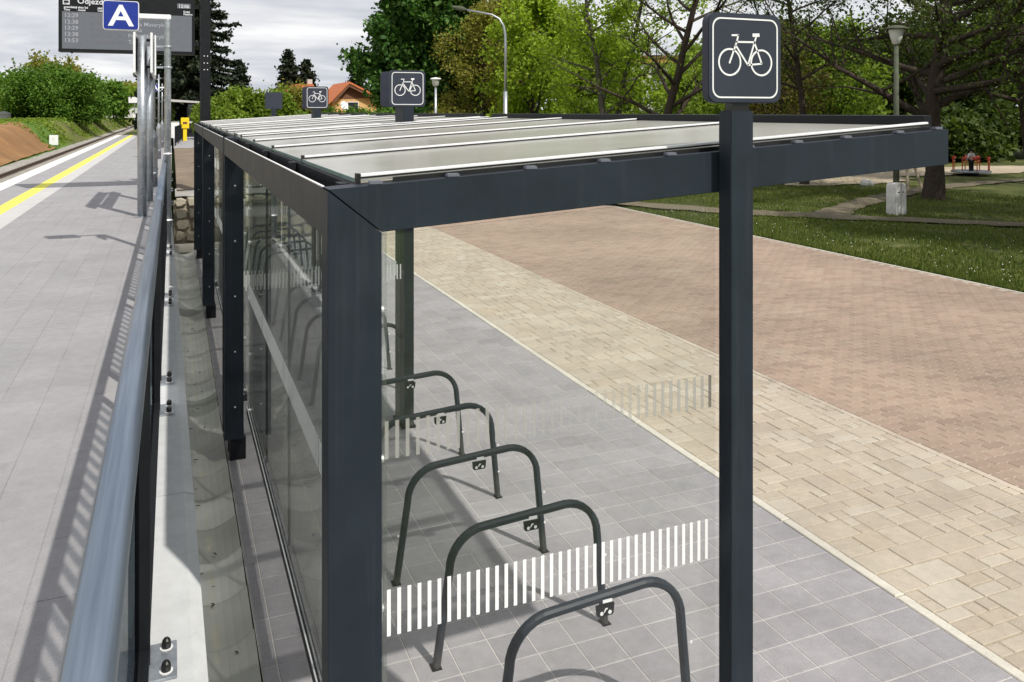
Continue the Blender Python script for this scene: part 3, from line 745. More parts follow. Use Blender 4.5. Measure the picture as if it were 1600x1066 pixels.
# ------------------------------------------------------------------ bicycle racks
def rack_path(inset=0.0):
    pts = []; x0, x1 = .875, 1.875; ht = .70; r = .20
    def lean(x, z): return x
    L0 = [(x0+.0, 0), (x0+.07, ht-r-.02)]
    for k in range(9):
        a = R(180-90*k/8); pts.append((x0+.075+r+r*math.cos(a), ht-r+r*math.sin(a)-.012))
    q = []
    for k in range(9):
        a = R(90-90*k/8); q.append((x1-.05-r+r*math.cos(a), ht-r+r*math.sin(a)+.018))
    return [(x0, -.02)]+pts+q+[(x1, -.02)]
ORD = ['first', 'second', 'third', 'fourth', 'fifth', 'sixth', 'seventh', 'eighth', 'ninth', 'tenth', 'eleventh', 'twelfth', 'thirteenth', 'fourteenth', 'fifteenth']
def rack():
    t = thing('bicycle_stand', '', 'bicycle rack', (0, 1.006, 0), group='bicycle stands inside the shelters')
    P2 = rack_path(); hw, hd = .019, .022                        # rectangular section with chamfers
    sec = [(-hw, -hd+.01), (-hw, hd-.01), (-hw+.010, hd), (hw-.010, hd), (hw, hd-.01), (hw, -hd+.01), (hw-.010, -hd), (-hw+.010, -hd)]
    V = []; n = len(P2); m = 8
    for i, p in enumerate(P2):
        a = Vector(P2[max(0, i-1)]); b = Vector(P2[min(n-1, i+1)]); d = (b-a).normalized(); nn = Vector((-d.y, d.x))
        for u, v in sec: V.append((p[0]+nn.x*u, v, p[1]+nn.y*u))
    F = [(i*m+k, i*m+(k+1) % m, (i+1)*m+(k+1) % m, (i+1)*m+k) for i in range(n-1) for k in range(m)]
    mb = MB(); mb.face_block(V, F); mb.build('hoop', M['steel'], t)
    xc = 1.42; zt = .690
    MB().prism([(xc-.046, zt-.025), (xc-.042, zt-.068), (xc-.034, zt-.076), (xc+.034, zt-.076), (xc+.042, zt-.068), (xc+.046, zt-.025)], -.006, .006, 'y').build('badge_plate', M['black'], t)
    bd = MB()
    for dx in (-.020, .022): bd.tube([(xc+dx, -.0075, zt-.061), (xc+dx, -.0062, zt-.061)], .009, 12)
    bd.prism([(xc-.010, zt-.058), (xc-.002, zt-.040), (xc+.010, zt-.040), (xc+.010, zt-.046), (xc+.002, zt-.047), (xc-.004, zt-.058)], -.0076, -.0062, 'y')
    bd.build('badge_symbol', M['alu'], t)
    MB().box(xc-.024, xc+.024, -.0242, -.0226, zt-.004, zt+.010).build('sticker', M['white'], t)
    for x, z in ((1.868, .40), (1.872, .20), (.885, .30)):
        MB().tube([(x-.001, -.026, z), (x-.001, -.0222, z)], .007, 8).build('rivet', M['alu'], t)
    for x in (.875, 1.875): MB().box(x-.026, x+.026, -.032, .032, 0, .004).build('foot_plate', M['black'], t)
    return t
r0 = rack(); n = 0
for k in range(3):
    for j in range(5):
        o = r0 if n == 0 else copy_tree(r0)
        o.location = (0, BAY*k+1.006+.835*j-(.1 if k else 0), 0)
        where = ['under the near shelter', 'under the middle shelter', 'under the farthest shelter'][k]
        o['label'] = ('dark steel hoop bicycle stand nearest the camera, cut by the lower picture edge' if n == 0 else
                      '%s dark steel hoop bicycle stand counted from the camera, %s' % (ORD[n], where))
        n += 1

# ================================================================== RAILING
rail = thing('glass_railing', 'long railing with a galvanised tube handrail and printed glass on the coping', 'railing', (0, 0, 0))
YE = 26.0
for a, b in ((-3, 4.05), (4.05, 9.2), (9.2, 14.4), (14.4, 19.6), (19.6, YE)):
    MB().tube([(-.488, a+.001, 2.255), (-.488, b-.001, 2.255)], .0305, 24).build('handrail', M['tube'], rail, smooth=True)
    if b < YE: MB().tube([(-.488, b-.012, 2.25), (-.488, b+.012, 2.25)], .033, 24).build('sleeve', M['galv'], rail, smooth=True)
MB().tube([(-.488, 5.4, 2.25), (-.488, 5.41, 2.25)], .0315, 24).build('sleeve', M['galv'], rail, smooth=True)
SC = lambda y: -2.32+(y+2.32)*.9167
posts = [SC(y) for y in [-1.9, .62, 3.10, 3.70, 6.10, 6.48, 8.98, 9.5, 12.0, 12.6, 15.1, 15.7, 18.2, 18.8, 21.3, 21.9, 24.4, 25]]
for y in posts:
    MB().box(-.502, -.460, y-.010, y+.010, CZ+.008, 2.225).build('post', M['black'], rail)
    pl = MB().box(-.525, -.386, y-.09, y+.09, CZ+.0005, CZ+.009).build('base_plate', M['galv'], rail, bevel=.002)
    for dy in (-.057, .057):
        x = -.416
        MB().lathe([(.019, CZ+.0092), (.019, CZ+.0115), (.015, CZ+.0116)], x, y+dy, 14).build('washer', M['white'], pl)
        MB().lathe([(.0138, CZ+.0117), (.0138, CZ+.026), (.012, CZ+.033), (.0075, CZ+.039), (.002, CZ+.041)], x, y+dy, 12).build('cap_nut', M['rubber'], pl, smooth=False)
for a, b in [(-1.9,.62),(.62,3.1),(3.7,6.1),(6.48,8.98),(9.5,12),(12.6,15.1),(15.7,18.2),(18.8,21.3),(21.9,24.4)]:
    a, b = SC(a), SC(b)
    MB().box(-.497, -.490, a+.014, b-.014, CZ+.06, 2.218).build('glass_panel', M['rail_glass'], rail)
    MB().box(-.500, -.462, a+.014, b-.014, CZ+.03, CZ+.058).build('lower_rail', M['black'], rail)
# galvanised inner channel below the handrail
for a, b in ((-2.5, 3.4), (3.45, 9.2), (9.25, 15), (15.05, 25.5)):
    MB().box(-.497, -.490, a, b, 2.2265, 2.232).build('glass_clamp', M['black'], rail)

# ================================================================== SIGNS AND POLES ON THE PLATFORM
def pole(mb, x, y, z0, z1, r): mb.tube([(x, y, z0), (x, y, z1)], r, 16)
# direction sign A on bent pole
def a_sign(loc, label, full=True):
    t = thing('platform_sign', label, 'sign', loc, group='blue platform letter signs')
    MB().tube([(0,0,0),(0,0,2.955),(0,0,2.96)], [.042,.040,.040] if full else .035, 14).build('bent_pole', M['galv'], t, smooth=True)
    MB().lathe([(.09, 0), (.09, .012), (.05, .014)], 0, 0, 16).build('pole_base', M['galv'], t)
    MB().box(-.34, .038, -.030, .030, 2.9602, 3.02).build('top_arm', M['alu'], t, bevel=.006)
    def rr(h, v, rad, n=5):
        pts = []
        for cx_, cz_, a0 in ((h-rad, v-rad, 0), (-h+rad, v-rad, 90), (-h+rad, -v+rad, 180), (h-rad, -v+rad, 270)):
            for k in range(n+1):
                a = R(a0+90*k/n); pts.append((cx_+rad*math.cos(a), cz_+rad*math.sin(a)))
        return pts
    xc, zc = -.527, 2.985
    bx = MB().prism([(xc+a, zc+b) for a, b in rr(.200, .178, .03)], -.05, .05, 'y').build('sign_box', M['alu'], t, bevel=.003)
    MB().prism([(xc+a, zc+b) for a, b in rr(.192, .170, .028)], -.053, -.0502, 'y').build('blue_face', M['blue'], bx)
    text('A', .36, (xc, -.0535, zc-.125), bx, M['white'], 'letter', .006, 'CENTER', sx=1.12)
    if full:
        MB().box(-.150, -.135, -.02, .26, 2.26, 2.76).build('info_plate', M['alu'], t, bevel=.002)
        for z in (2.62, 2.36):
            MB().lathe([(.052, z-.012), (.055, z), (.052, z+.012)], 0, 0, 16).build('clamp_ring', M['galv'], t)
            MB().box(-.136, -.03, -.012, .012, z-.012, z+.012).build('clamp_arm', M['galv'], t)
        for z in (.45, 1.28):
            MB().lathe([(.047, z-.01), (.052, z), (.047, z+.01)], 0, 0, 16).build('strap', M['alu'], t)
    return t
a_sign((-.452, 8.93, 1.1), 'blue sign with white letter A on a bent galvanised pole before the departure board')
a_sign((-.64, 41.2, 1.1), 'tiny far blue letter A sign seen between the galvanised poles', False)
# information boards between two posts
ib = thing('information_board', 'thick galvanised double posts with edge on white rimmed notice panels', 'notice board', (-.86, 13.3, 1.1))
for x, y, r in ((-.02, 0, .075), (.03, 2.6, .075)):
    MB().tube([(x, y, 0), (x, y, 3.12)], r, 18).build('post', M['galv'], ib, smooth=True)
    MB().lathe([(.13, 0), (.13, .014), (.08, .016)], x, y, 18).build('post_base', M['galv'], ib)
for x in (-.13, .135):
    pn = MB().box(x-.018, x+.018, -.30, 2.85, 2.47, 3.15).build('notice_panel', M['alu'], ib, bevel=.004)
    sx = 1 if x > 0 else -1
    MB().box(x+sx*.0185, x+sx*.0205, -.25, 2.80, 2.52, 3.10).build('notice_face', M['galv'], pn)
    MB().box(x-sx*.0205, x-sx*.0185, -.25, 2.80, 2.52, 3.10).build('panel_back', M['black'], pn)
for z in (2.58, 3.04): MB().box(-.11, .115, -.03, .03, z-.02, z+.02).build('cross_bracket', M['black'], ib)
# platform lamps: thick base, cone, thin mast, head
for i, (x, y, lab) in enumerate(((-.81, 19.5, 'nearest slim galvanised mast with a thick cone topped base'), (-.88, 32.5, 'second slim galvanised mast with cone topped base, left of the sign pole'), (-.87, 43.3, 'farthest slim galvanised mast with cone topped base, beside the sign pole'))):
    t = thing('camera_mast', lab, 'mast', (x, y, 1.1), group='slim masts along the platform railing')
    MB().lathe([(.085, 0), (.085, 1.15), (.09, 1.16), (.09, 1.19), (.03, 1.38), (.028, 1.40)], 0, 0, 16).build('mast_base', M['galv'], t, smooth=True)
    MB().lathe([(.087, .30), (.095, .31), (.095, .34), (.087, .35)], 0, 0, 16).build('collar', M['galv'], t)
    MB().tube([(0,0,1.38), (0,0,3.25)], [.036, .030], 12).build('mast', M['galv'], t, smooth=True)
    hd_ = MB()
    if i:
        for k, z in enumerate((2.35, 2.62, 2.9, 3.12)):
            sx = .10 if k % 2 else -.10
            MB().box(min(0, sx)-.02, max(0, sx)+.02, -.03, .03, z-.012, z+.012).build('bracket_arm', M['galv'], t)
            MB().tube([(sx*1.5, -.12, z-.01), (sx*1.5, .10, z)], [.055, .035], 10).build('speaker_horn', M['rubber'], t)
    else:
        MB().box(-.08, .08, -.02, .02, 3.22, 3.27).build('mast_head', M['galv'], t)

# ------------------------------------------------------------------ departure board
db = thing('departure_board', 'large black departure board with train times on a dark steel post', 'display', (0, 17.8, 1.06))
zo = -1.06
MB().box(-2.655, .075, 0, .30, 4.20+zo, 5.66+zo).build('housing', M['black'], db, bevel=.006)
MB().box(-2.655, .075, -.03, -.001, 4.20+zo, 4.255+zo).build('bottom_rim', M['black'], db, bevel=.004)
MB().box(-2.585, .012, -.012, -.002, 4.266+zo, 5.068+zo).build('screen', M['screen'], db)
MB().prism([(.19, -.05), (.41, -.05), (.41, 5.6), (.19, 5.6)], .02, .24, 'y').build('post', M['black'], db, bevel=.004)
for z in (5.30, 4.45): MB().box(.075, .19, .08, .16, z+zo-.04, z+zo+.04).build('arm', M['black'], db)
for z in (4.18, 4.02, 3.87):
    for x in (.275, .345): MB().tube([(x, .0195, z+zo), (x, .008, z+zo)], .012, 8).build('bolt', M['alu'], db)
for x in (-2.4, -.5): MB().box(x-.02, x+.02, .0, .05, 4.17+zo, 4.20+zo).build('bracket_tab', M['black'], db)
yt = -.0135
def tx(s, x, z, size, m='text', b=0.0): text(s, size, (x, yt, z+zo), db, M[m], 'lettering', b)
tx('Odjezd / ', -2.295, 5.245, .17, 'text_white', .003); tx('Departures', -1.62, 5.245, .11, 'text_white', .002)
MB().box(-2.57, -2.44, yt, -.002, 5.215+zo, 5.34+zo).build('train_symbol', M['text_white'], db)
MB().box(-2.55, -2.46, yt-.002, yt-.0003, 5.245+zo, 5.30+zo).box(-2.54, -2.50, yt-.002, yt-.0003, 5.225+zo, 5.235+zo).build('train_symbol', M['rubber'], db)
for s_, x in ((('pravideln\u00fd', 'Time'), -2.55), (('aktu\u00e1ln\u00ed', 'Actual'), -2.28), (('vlak', 'Train'), -1.905), (('Kolej', 'Platform'), -.165)):
    tx(s_[0], x, 5.142, .062, 'text_white', .0022); tx(s_[1], x, 5.088, .055, 'text_white', .0022)
MB().box(-.295, -.015, yt, -.002, 5.235+zo, 5.345+zo).build('clock_field', M['screen'], db)
text('12:06', .105, (-.275, yt-.002, 5.25+zo), db, M['text_white'], 'lettering', .002)
rows_ = [('12:29', 'Os', '9508', '', '', 'Praha'), ('12:38', 'Os', '9511', '', '', 'Praha Masaryk.n.'), ('13:29', 'Os', '9510', '', '', 'Praha'), ('13:38', 'Os', '9511', 'Os', 'S3', 'Praha Masaryk.n.'), ('13:53', 'R', '89946', 'ARR', 'R21', 'Tanvald')]
for (a, b, c_, d_, e_, f_), z in zip(rows_, (4.945, 4.805, 4.675, 4.54, 4.405)):
    tx(a, -2.55, z, .125, 'text', .002)
    for s_, x in ((b, -2.06), (c_, -1.92), (d_, -1.715), (e_, -1.49)):
        if s_: tx(s_, x, z+.005, .082, 'text_dim', .001)
    if f_: tx(f_, -1.30, z, .125, 'text', .001)

# ------------------------------------------------------------------ far platform end things
yv = thing('ticket_validator', 'bright yellow ticket validator box on a yellow stand', 'ticket machine', (.34, 53.5, 1.10))
MB().box(-.11, .11, -.10, .10, 0, .85).build('stand', M['yellow'], yv, bevel=.01)
MB().box(-.24, .24, -.16, .16, .78, 1.46).build('box', M['yellow'], yv, bevel=.02)
MB().box(-.13, .13, -.164, -.161, 1.05, 1.2).build('slot_plate', M['wood_dark'], yv)
bn = thing('utility_cabinet', 'white utility cabinet behind the black railing near the yellow validator', 'cabinet', (-.22, 60.5, 1.08))
MB().box(-.28, .28, -.2, .2, 0, 1.12).build('body', M['white'], bn, bevel=.02)
MB().box(-.30, .30, -.22, .22, 1.122, 1.16).build('lid', M['render'], bn, bevel=.01)
MB().box(-.24, .24, -.204, -.201, .1, 1.0).build('door', M['alu'], bn)
fr = thing('black_railing', 'low black metal railing beyond the brown earth mound', 'railing', (-.25, 45.5, 1.1))
for y in (0, 4, 9, 13): MB().box(-.03+.05*y, .03+.05*y, y-.03, y+.03, 0, 1.05).build('post', M['black'], fr)
for z in (.12, .99): MB().prism([(-.02, 0), (.02, 0), (.67, 13), (.63, 13)], z, z+.05, 'z').build('rail', M['black'], fr)
mb = MB()
for i in range(1, 60):
    y = 13*i/60; mb.box(.05*y-.008, .05*y+.008, y-.008, y+.008, .17, .99)
mb.build('bars', M['black'], fr)
ws = thing('waiting_shelter', 'small glass waiting shelter with a flat grey roof beside the black board post', 'shelter', (.3, 63, 1.1))
MB().prism([(-1.25, 2.58), (2.2, 2.40), (2.2, 2.52), (-1.25, 2.76)], -.8, 1.3, 'y').build('roof', M['render'], ws, bevel=.01)
for x in (.35, 2.0):
    for y in (-.5, 1.1): MB().box(x-.05, x+.05, y-.05, y+.05, 0, 2.40).build('post', M['black'], ws)
MB().box(.40, 1.95, -.505, -.495, .45, 2.36).build('pane', M['far_glass'], ws)
MB().box(.40, 1.95, 1.095, 1.105, .25, 2.36).build('pane', M['far_glass'], ws)
MB().box(.40, 1.95, -.40, -.10, .0, .62).build('bench', M['cloth_dark'], ws)
MB().box(.40, 1.95, -.52, -.506, 1.0, 1.15).build('white_band', M['render'], ws)
mk = thing('distance_marker', 'small white concrete marker block on the slope beside the track', 'marker', (-8.19, 64.6, .55))
MB().box(-.28, .28, -.12, .12, 0, .72).build('block', M['white'], mk, bevel=.02)
text('12', .2, (-.14, -.125, .36), mk, M['render'], 'number', 0)
ss = thing('platform_end_sign', 'white rectangular sign on a thin pole at the far platform end', 'sign', (-4.15, 96, .3))
MB().tube([(0,0,0),(0,0,3.6)], .05, 8).build('pole', M['galv'], ss)
MB().box(-.6, .45, -.06, .06, 3.6, 4.25).build('panel', M['white'], ss)
MB().box(-.66, .51, -.05, .05, 3.54, 3.598).box(-.66, -.602, -.05, .05, 3.6, 4.31).box(.452, .51, -.05, .05, 3.6, 4.31).box(-.66, .51, -.05, .05, 4.252, 4.31).build('frame', M['black'], ss)
MB().tube([(0,-.08,2.2),(0,-.05,2.2)], .2, 14).build('round_sign', M['white'], ss)
ff = thing('mesh_fence', 'grey panel fence on top of the far green bank', 'fence', (-12.6, 138, 1.9))
for i in range(5):
    MB().box(i*2.5-.06, i*2.5+.06, -.06, .06, 0, 1.9).build('post', M['galv'], ff)
    if i < 4: MB().box(i*2.5+.062, i*2.5+2.438, -.02, .02, .15, 1.7).build('panel', M['render'], ff)
bh = thing('field_hut', 'small pale hut half hidden by bushes on the meadow', 'hut', (-15.6, 92, 1.9)); bh.scale = (.6, .6, .75)
MB().box(-.9, .9, -.6, .6, 0, 1.1).build('wall', M['render'], bh)
MB().prism([(-1.0, 1.102), (1.0, 1.102), (1.0, 1.2), (0, 1.5), (-1.0, 1.2)], -.7, .7, 'y').build('roof', M['galv'], bh)

# ================================================================== PARK FURNITURE
def concrete_foot(parent):
    for s_ in (-1, 1):
        poly = [(s_*.008, 0), (s_*.215, 0), (s_*.215, .78), (s_*.195, .88), (s_*.14, .925), (s_*.008, .935)]
        MB().prism(poly, -.17, .17, 'y').build('concrete_foot', M['concrete'], parent, bevel=.02)
        MB().box(min(s_*.04, s_*.12), max(s_*.04, s_*.12), -.174, -.1705, .66, .685).build('slot', M['black'], parent)
lp = thing('park_lamp', 'old park lamp with milky glass on a green grey pole in a white concrete foot', 'lamp', (18.4, 15.13, 0))
concrete_foot(lp)
MB().tube([(0,0,.5),(0,0,4.80)], [.085,.062], 12).build('pole', M['lamp_pole'], lp, smooth=True)
MB().lathe([(.07, 4.80), (.10, 4.82), (.16, 5.0), (.20, 5.18), (.205, 5.22)], 0, 0, 18).build('lamp_glass', M['lamp_glass'], lp, smooth=True)
MB().lathe([(.21, 5.221), (.33, 5.225), (.33, 5.25), (.12, 5.33), (.02, 5.34)], 0, 0, 18).build('lamp_cap', M['lamp_pole'], lp)
lp2 = thing('park_lamp', 'slim pale park lamp right of the second bicycle sign, before the dark poplar', 'lamp', (14.3, 45.7, 0))
MB().tube([(0,0,0),(0,0,4.45)], [.09,.07], 12).build('pole', M['galv'], lp2, smooth=True)
MB().lathe([(.10, 4.45), (.18, 4.52), (.24, 4.85), (.25, 4.88)], 0, 0, 14).build('lamp_glass', M['lamp_glass'], lp2, smooth=True)
MB().lathe([(.26, 4.881), (.34, 4.89), (.30, 4.95), (.05, 5.0)], 0, 0, 14).build('lamp_cap', M['white'], lp2)
sl_ = thing('street_lamp', 'tall curved galvanised street lamp in front of the bright green trees', 'street lamp', (14.475, 34.81, .483)); sl_.scale = (.8333,)*3
MB().tube([(0,0,-.58),(0,0,4.1)], [.13,.12], 12).build('lower_pole', M['galv'], sl_, smooth=True)
MB().tube([(0,0,4.1),(0,0,6.7),(-.02,0,7.4),(-.12,.03,7.9),(-.35,.10,8.3),(-.75,.3,8.55),(-2.2,.9,8.85)], [.085,.08,.075,.07,.06,.055,.05], 12).build('curved_arm', M['galv'], sl_, smooth=True)
MB().tube([(-2.1,.86,8.83),(-2.35,.95,8.88),(-2.85,1.15,8.98)], [.07,.16,.09], 10).build('lamp_head', M['lamp_pole'], sl_)
mg = thing('merry_go_round', 'children\'s roundabout with red and yellow bench rails on the sandy playground', 'playground', (33.0, 24.5, .05))
MB().lathe([(.80, .14), (.82, .16), (.82, .20), (.80, .22)], 0, 0, 28).build('platform', M['galv'], mg)
MB().lathe([(.35, 0), (.3, .14)], 0, 0, 16).build('base', M['black'], mg)
MB().tube([(0,0,.22),(0,0,.95)], .05, 10).build('centre_pole', M['black'], mg)
MB().lathe([(.22, .93), (.26, .95), (.22, .97)], 0, 0, 18).build('wheel', M['black'], mg)
for k in range(8):
    a = R(45*k+12); MB().tube([(.76*math.cos(a), .76*math.sin(a), .22), (.76*math.cos(a), .76*math.sin(a), .85)], .022, 8).build('upright', M['red'], mg)
for k in range(4):
    a0, a1 = R(90*k+12), R(90*k+57); A_, B_ = (.74*math.cos(a0), .74*math.sin(a0)), (.74*math.cos(a1), .74*math.sin(a1))
    MB().tube([(A_[0], A_[1], .78), (B_[0], B_[1], .78)], .075, 6).build('back_rail', M['red'], mg)
    MB().tube([(A_[0], A_[1], .62), (B_[0], B_[1], .62)], .035, 6).build('back_rail', M['wood_yellow'], mg)
    s_ = .78; MB().prism([(A_[0]*s_, A_[1]*s_), (B_[0]*s_, B_[1]*s_), (B_[0]*.98, B_[1]*.98), (A_[0]*.98, A_[1]*.98)], .47, .50, 'z').build('seat', M['wood_yellow'], mg)

def skin_mesh(name, verts, edges, radii, mat, parent, sub=1):
    me = bpy.data.meshes.new(name); me.from_pydata(verts, edges, []); o = bpy.data.objects.new(name, me); C.objects.link(o)
    m = o.modifiers.new('s', 'SKIN'); 
    for i, r in enumerate(radii): me.skin_vertices[0].data[i].radius = (r, r) if not isinstance(r, tuple) else r
    me.skin_vertices[0].data[0].use_root = True
    s_ = o.modifiers.new('u', 'SUBSURF'); s_.levels = sub; s_.render_levels = sub
    dg = bpy.context.evaluated_depsgraph_get(); me2 = bpy.data.meshes.new_from_object(o.evaluated_get(dg)); bpy.data.objects.remove(o)
    me2.materials.clear(); me2.materials.append(mat); me2.polygons.foreach_set('use_smooth', [True]*len(me2.polygons))
    return link(name, me2, parent)
def person(loc, rz, h, label, top, legs):
    t = thing('person', label, 'person', loc, rz); k = h/1.7
    V = [(0,0,.90),(0,0,1.12),(0,0,1.36),(0,0,1.47),(0,-.01,1.60),(0,-.01,1.68), (.09,0,.86),(.10,0,.48),(.11,.02,.08),(.11,-.12,.04), (-.09,0,.86),(-.10,0,.48),(-.11,.02,.08),(-.11,-.12,.04),
         (.17,0,1.38),(.24,0,1.12),(.26,-.12,.92),(.26,-.18,.86), (-.17,0,1.38),(-.24,0,1.12),(-.26,-.12,.92),(-.26,-.18,.86)]
    E_ = [(0,1),(1,2),(2,3),(3,4),(4,5),(0,6),(6,7),(7,8),(8,9),(0,10),(10,11),(11,12),(12,13),(2,14),(14,15),(15,16),(16,17),(2,18),(18,19),(19,20),(20,21)]
    Rr = [.13,.12,.13,.05,.10,.08,.09,.06,.045,.04,.09,.06,.045,.04,.06,.042,.033,.035,.06,.042,.033,.035]
    sc = lambda v: tuple(c*k for c in v)
    skin_mesh('body', [sc(v) for v in V], E_, [r*k for r in Rr], M['skin'], t)
    idx = [0,6,7,8,10,11,12]; mp = {a: i for i, a in enumerate(idx)}
    skin_mesh('trousers', [sc(V[i]) for i in idx], [(mp[a], mp[b]) for a, b in E_ if a in mp and b in mp], [(Rr[i]+.022)*k for i in idx], legs, t)
    idx = [1,2,14,15,16,18,19,20]; mp = {a: i for i, a in enumerate(idx)}
    skin_mesh('jacket', [sc(V[i]) for i in idx], [(mp[a], mp[b]) for a, b in E_ if a in mp and b in mp], [(Rr[i]+.024)*k for i in idx], top, t)
    MB().lathe([(.02, 1.55), (.115, 1.58), (.122, 1.68), (.09, 1.76), (.02, 1.79)], 0, .012, 14).build('hair', M['cloth_dark'], t, smooth=True).scale = (k, k, k)
    return t
person((32.45, 24.05, .22), R(160), 1.02, 'child in light jacket and dark trousers standing at the roundabout', M['cloth_light'], M['cloth_dark'])
sw = thing('swing_frame', 'pale wooden playground frame leg seen below the shelter beam', 'playground', (25.6, 20.6, 0))
for a, b in (((-.9, 0), (-1.25, -.5)), ((-.9, 0), (-.55, -.5)), ((.9, 0), (.55, -.5)), ((.9, 0), (1.25, .5))):
    MB().tube([(a[0], a[1], 2.0), (b[0], b[1], 0)], .05, 8).build('leg', M['sandpit'], sw)
MB().tube([(-1.0, 0, 2.02), (1.0, 0, 2.02)], .055, 8).build('top_beam', M['sandpit'], sw)
def rock(name, loc, s_, mat, label):
    bm = bmesh.new(); bmesh.ops.create_icosphere(bm, subdivisions=2, radius=1)
    for v in bm.verts: v.co *= random.uniform(.85, 1.1); v.co.z = max(v.co.z, -.6)
    me = bpy.data.meshes.new(name); bm.to_mesh(me); bm.free(); me.materials.append(mat)
    o = link(name, me); o.location = loc; o.scale = s_; return tag(o, label, 'rock')
rock('boulder', (24.6, 22.3, .1), (.30, .25, .22), M['concrete'], 'pale boulder on the sand left of the thick tree trunk')
rock('boulder', (30.6, 24.4, .15), (.28, .25, .30), M['concrete'], 'pale round boulder between the thick tree trunk and the roundabout')

# dirt paths and playground sand (sheets over the lawn)
def ribbon(name, pts, widths, z, mat):
    V = []; F = []; dens = []
    for i in range(len(pts)-1):
        for k in range(8):
            u = k/8; dens.append((tuple(pts[i][j]*(1-u)+pts[i+1][j]*u for j in (0, 1)), widths[i]*(1-u)+widths[i+1]*u))
    dens.append((pts[-1], widths[-1]))
    for i, (p, wd) in enumerate(dens):
        q = dens[min(i+1, len(dens)-1)][0]; r = dens[max(i-1, 0)][0]; d = Vector((q[0]-r[0], q[1]-r[1])).normalized(); nn = Vector((-d.y, d.x))
        a = wd/2*random.uniform(.72, 1.15); b = wd/2*random.uniform(.72, 1.15)
        V += [(p[0]+nn.x*a, p[1]+nn.y*a, z), (p[0], p[1], z+.02), (p[0]-nn.x*b, p[1]-nn.y*b, z)]
    for i in range(len(dens)-1):
        F += [(3*i, 3*i+1, 3*i+4, 3*i+3), (3*i+1, 3*i+2, 3*i+5, 3*i+4)]
    mb = MB(); mb.face_block(V, F); return structure(mb.build(name, mat, smooth=True))
ribbon('dirt_path', [(12.3, 21), (14.4, 17.2), (16.2, 15.2), (19.0, 12.6), (22, 9.5), (26, 5.5), (32, 0)], [1.2, 1.3, 1.1, 1.0, 1.0, 1.2, 1.4], .075, M['path'])
ribbon('worn_path', [(16.0, 15.4), (17.9, 16.6), (21.6, 18.7), (25.5, 20.3), (30, 21.4), (36, 22.2), (44, 22.0)], [1.1, .9, .9, 1.1, .9, .7, .7], .079, M['path'])
def blob(name, cx_, cy_, rx, ry, z, mat, n=40):
    mb = MB(); V = [(cx_, cy_, z+.01)]
    for k in range(n):
        a = 2*math.pi*k/n; r = random.uniform(.85, 1.1); V.append((cx_+rx*r*math.cos(a), cy_+ry*r*math.sin(a), z))
    mb.face_block(V, [(0, 1+k, 1+(k+1) % n) for k in range(n)]); return structure(mb.build(name, mat))
blob('playground_sand', 34.5, 26.8, 9.0, 2.2, .083, M['sandpit'])
blob('bare_sand_patch', 25.0, 25.0, 4.0, 2.6, .086, M['sandpit'])

# ------------------------------------------------------------------ grass blades + daisies
n = 110000
X = GX+.03+rng.random(n)**1.6*14; Y = 3+rng.random(n)*24
dpth = (X+.4)*math.sin(HEAD)+(Y+2.32)*math.cos(HEAD)
def near_path(X, Y, pts, w_):
    d = np.full(len(X), 1e9)
    for (ax, ay), (bx_, by) in zip(pts[:-1], pts[1:]):
        L2 = (bx_-ax)**2+(by-ay)**2; u = np.clip(((X-ax)*(bx_-ax)+(Y-ay)*(by-ay))/L2, 0, 1)
        d = np.minimum(d, np.hypot(X-ax-u*(bx_-ax), Y-ay-u*(by-ay)))
    return d < w_
ok = ~(near_path(X, Y, [(12.3, 21), (14.4, 17.2), (16.2, 15.2), (19.0, 12.6), (22, 9.5), (26, 5.5)], .15+.45*rng.random(n)) | near_path(X, Y, [(16.0, 15.4), (17.9, 16.6), (21.6, 18.7), (25.5, 20.3), (30, 21.4)], .1+.4*rng.random(n)))
ok &= vnoise(X, Y, 1.1, 11)+.5*vnoise(X, Y, .4, 12) > .38*rng.random(n)+.25
X, Y = X[ok], Y[ok]; n = len(X)
hh = .035+.05*rng.random(n)*(vnoise(X, Y, .7, 13)+.3); a = rng.random(n)*math.pi; w_ = .009+.008*rng.random(n)
lx, ly = (rng.random(n)-.5)*.05, (rng.random(n)-.5)*.05; zb = .01+.045*np.clip((X-GX)/2, 0, 1)
V = np.empty((n, 3, 3)); V[:,0] = np.stack([X-w_*np.cos(a), Y-w_*np.sin(a), zb-.02], 1); V[:,1] = np.stack([X+w_*np.cos(a), Y+w_*np.sin(a), zb-.02], 1); V[:,2] = np.stack([X+lx, Y+ly, zb+hh], 1)
go = link('lawn_grass', np_mesh('lawn_grass', V.reshape(-1, 3), np.arange(3*n).reshape(-1, 3), M['blade'])); tag(go, 'short green spring grass on the park lawn', 'grass'); go['kind'] = 'stuff'
mb = MB()
for i in range(220):
    x = GX+.2+random.random()**1.5*7; y = random.uniform(5, 18)
    s_ = random.uniform(.008, .015); mb.face_block([(x-s_, y, .10), (x, y-s_, .105), (x+s_, y, .10), (x, y+s_, .11)], [(0, 1, 2, 3)])
da = mb.build('daisies', M['petal']); tag(da, 'tiny white daisies scattered in the lawn near the red paving', 'flowers'); da['kind'] = 'stuff'

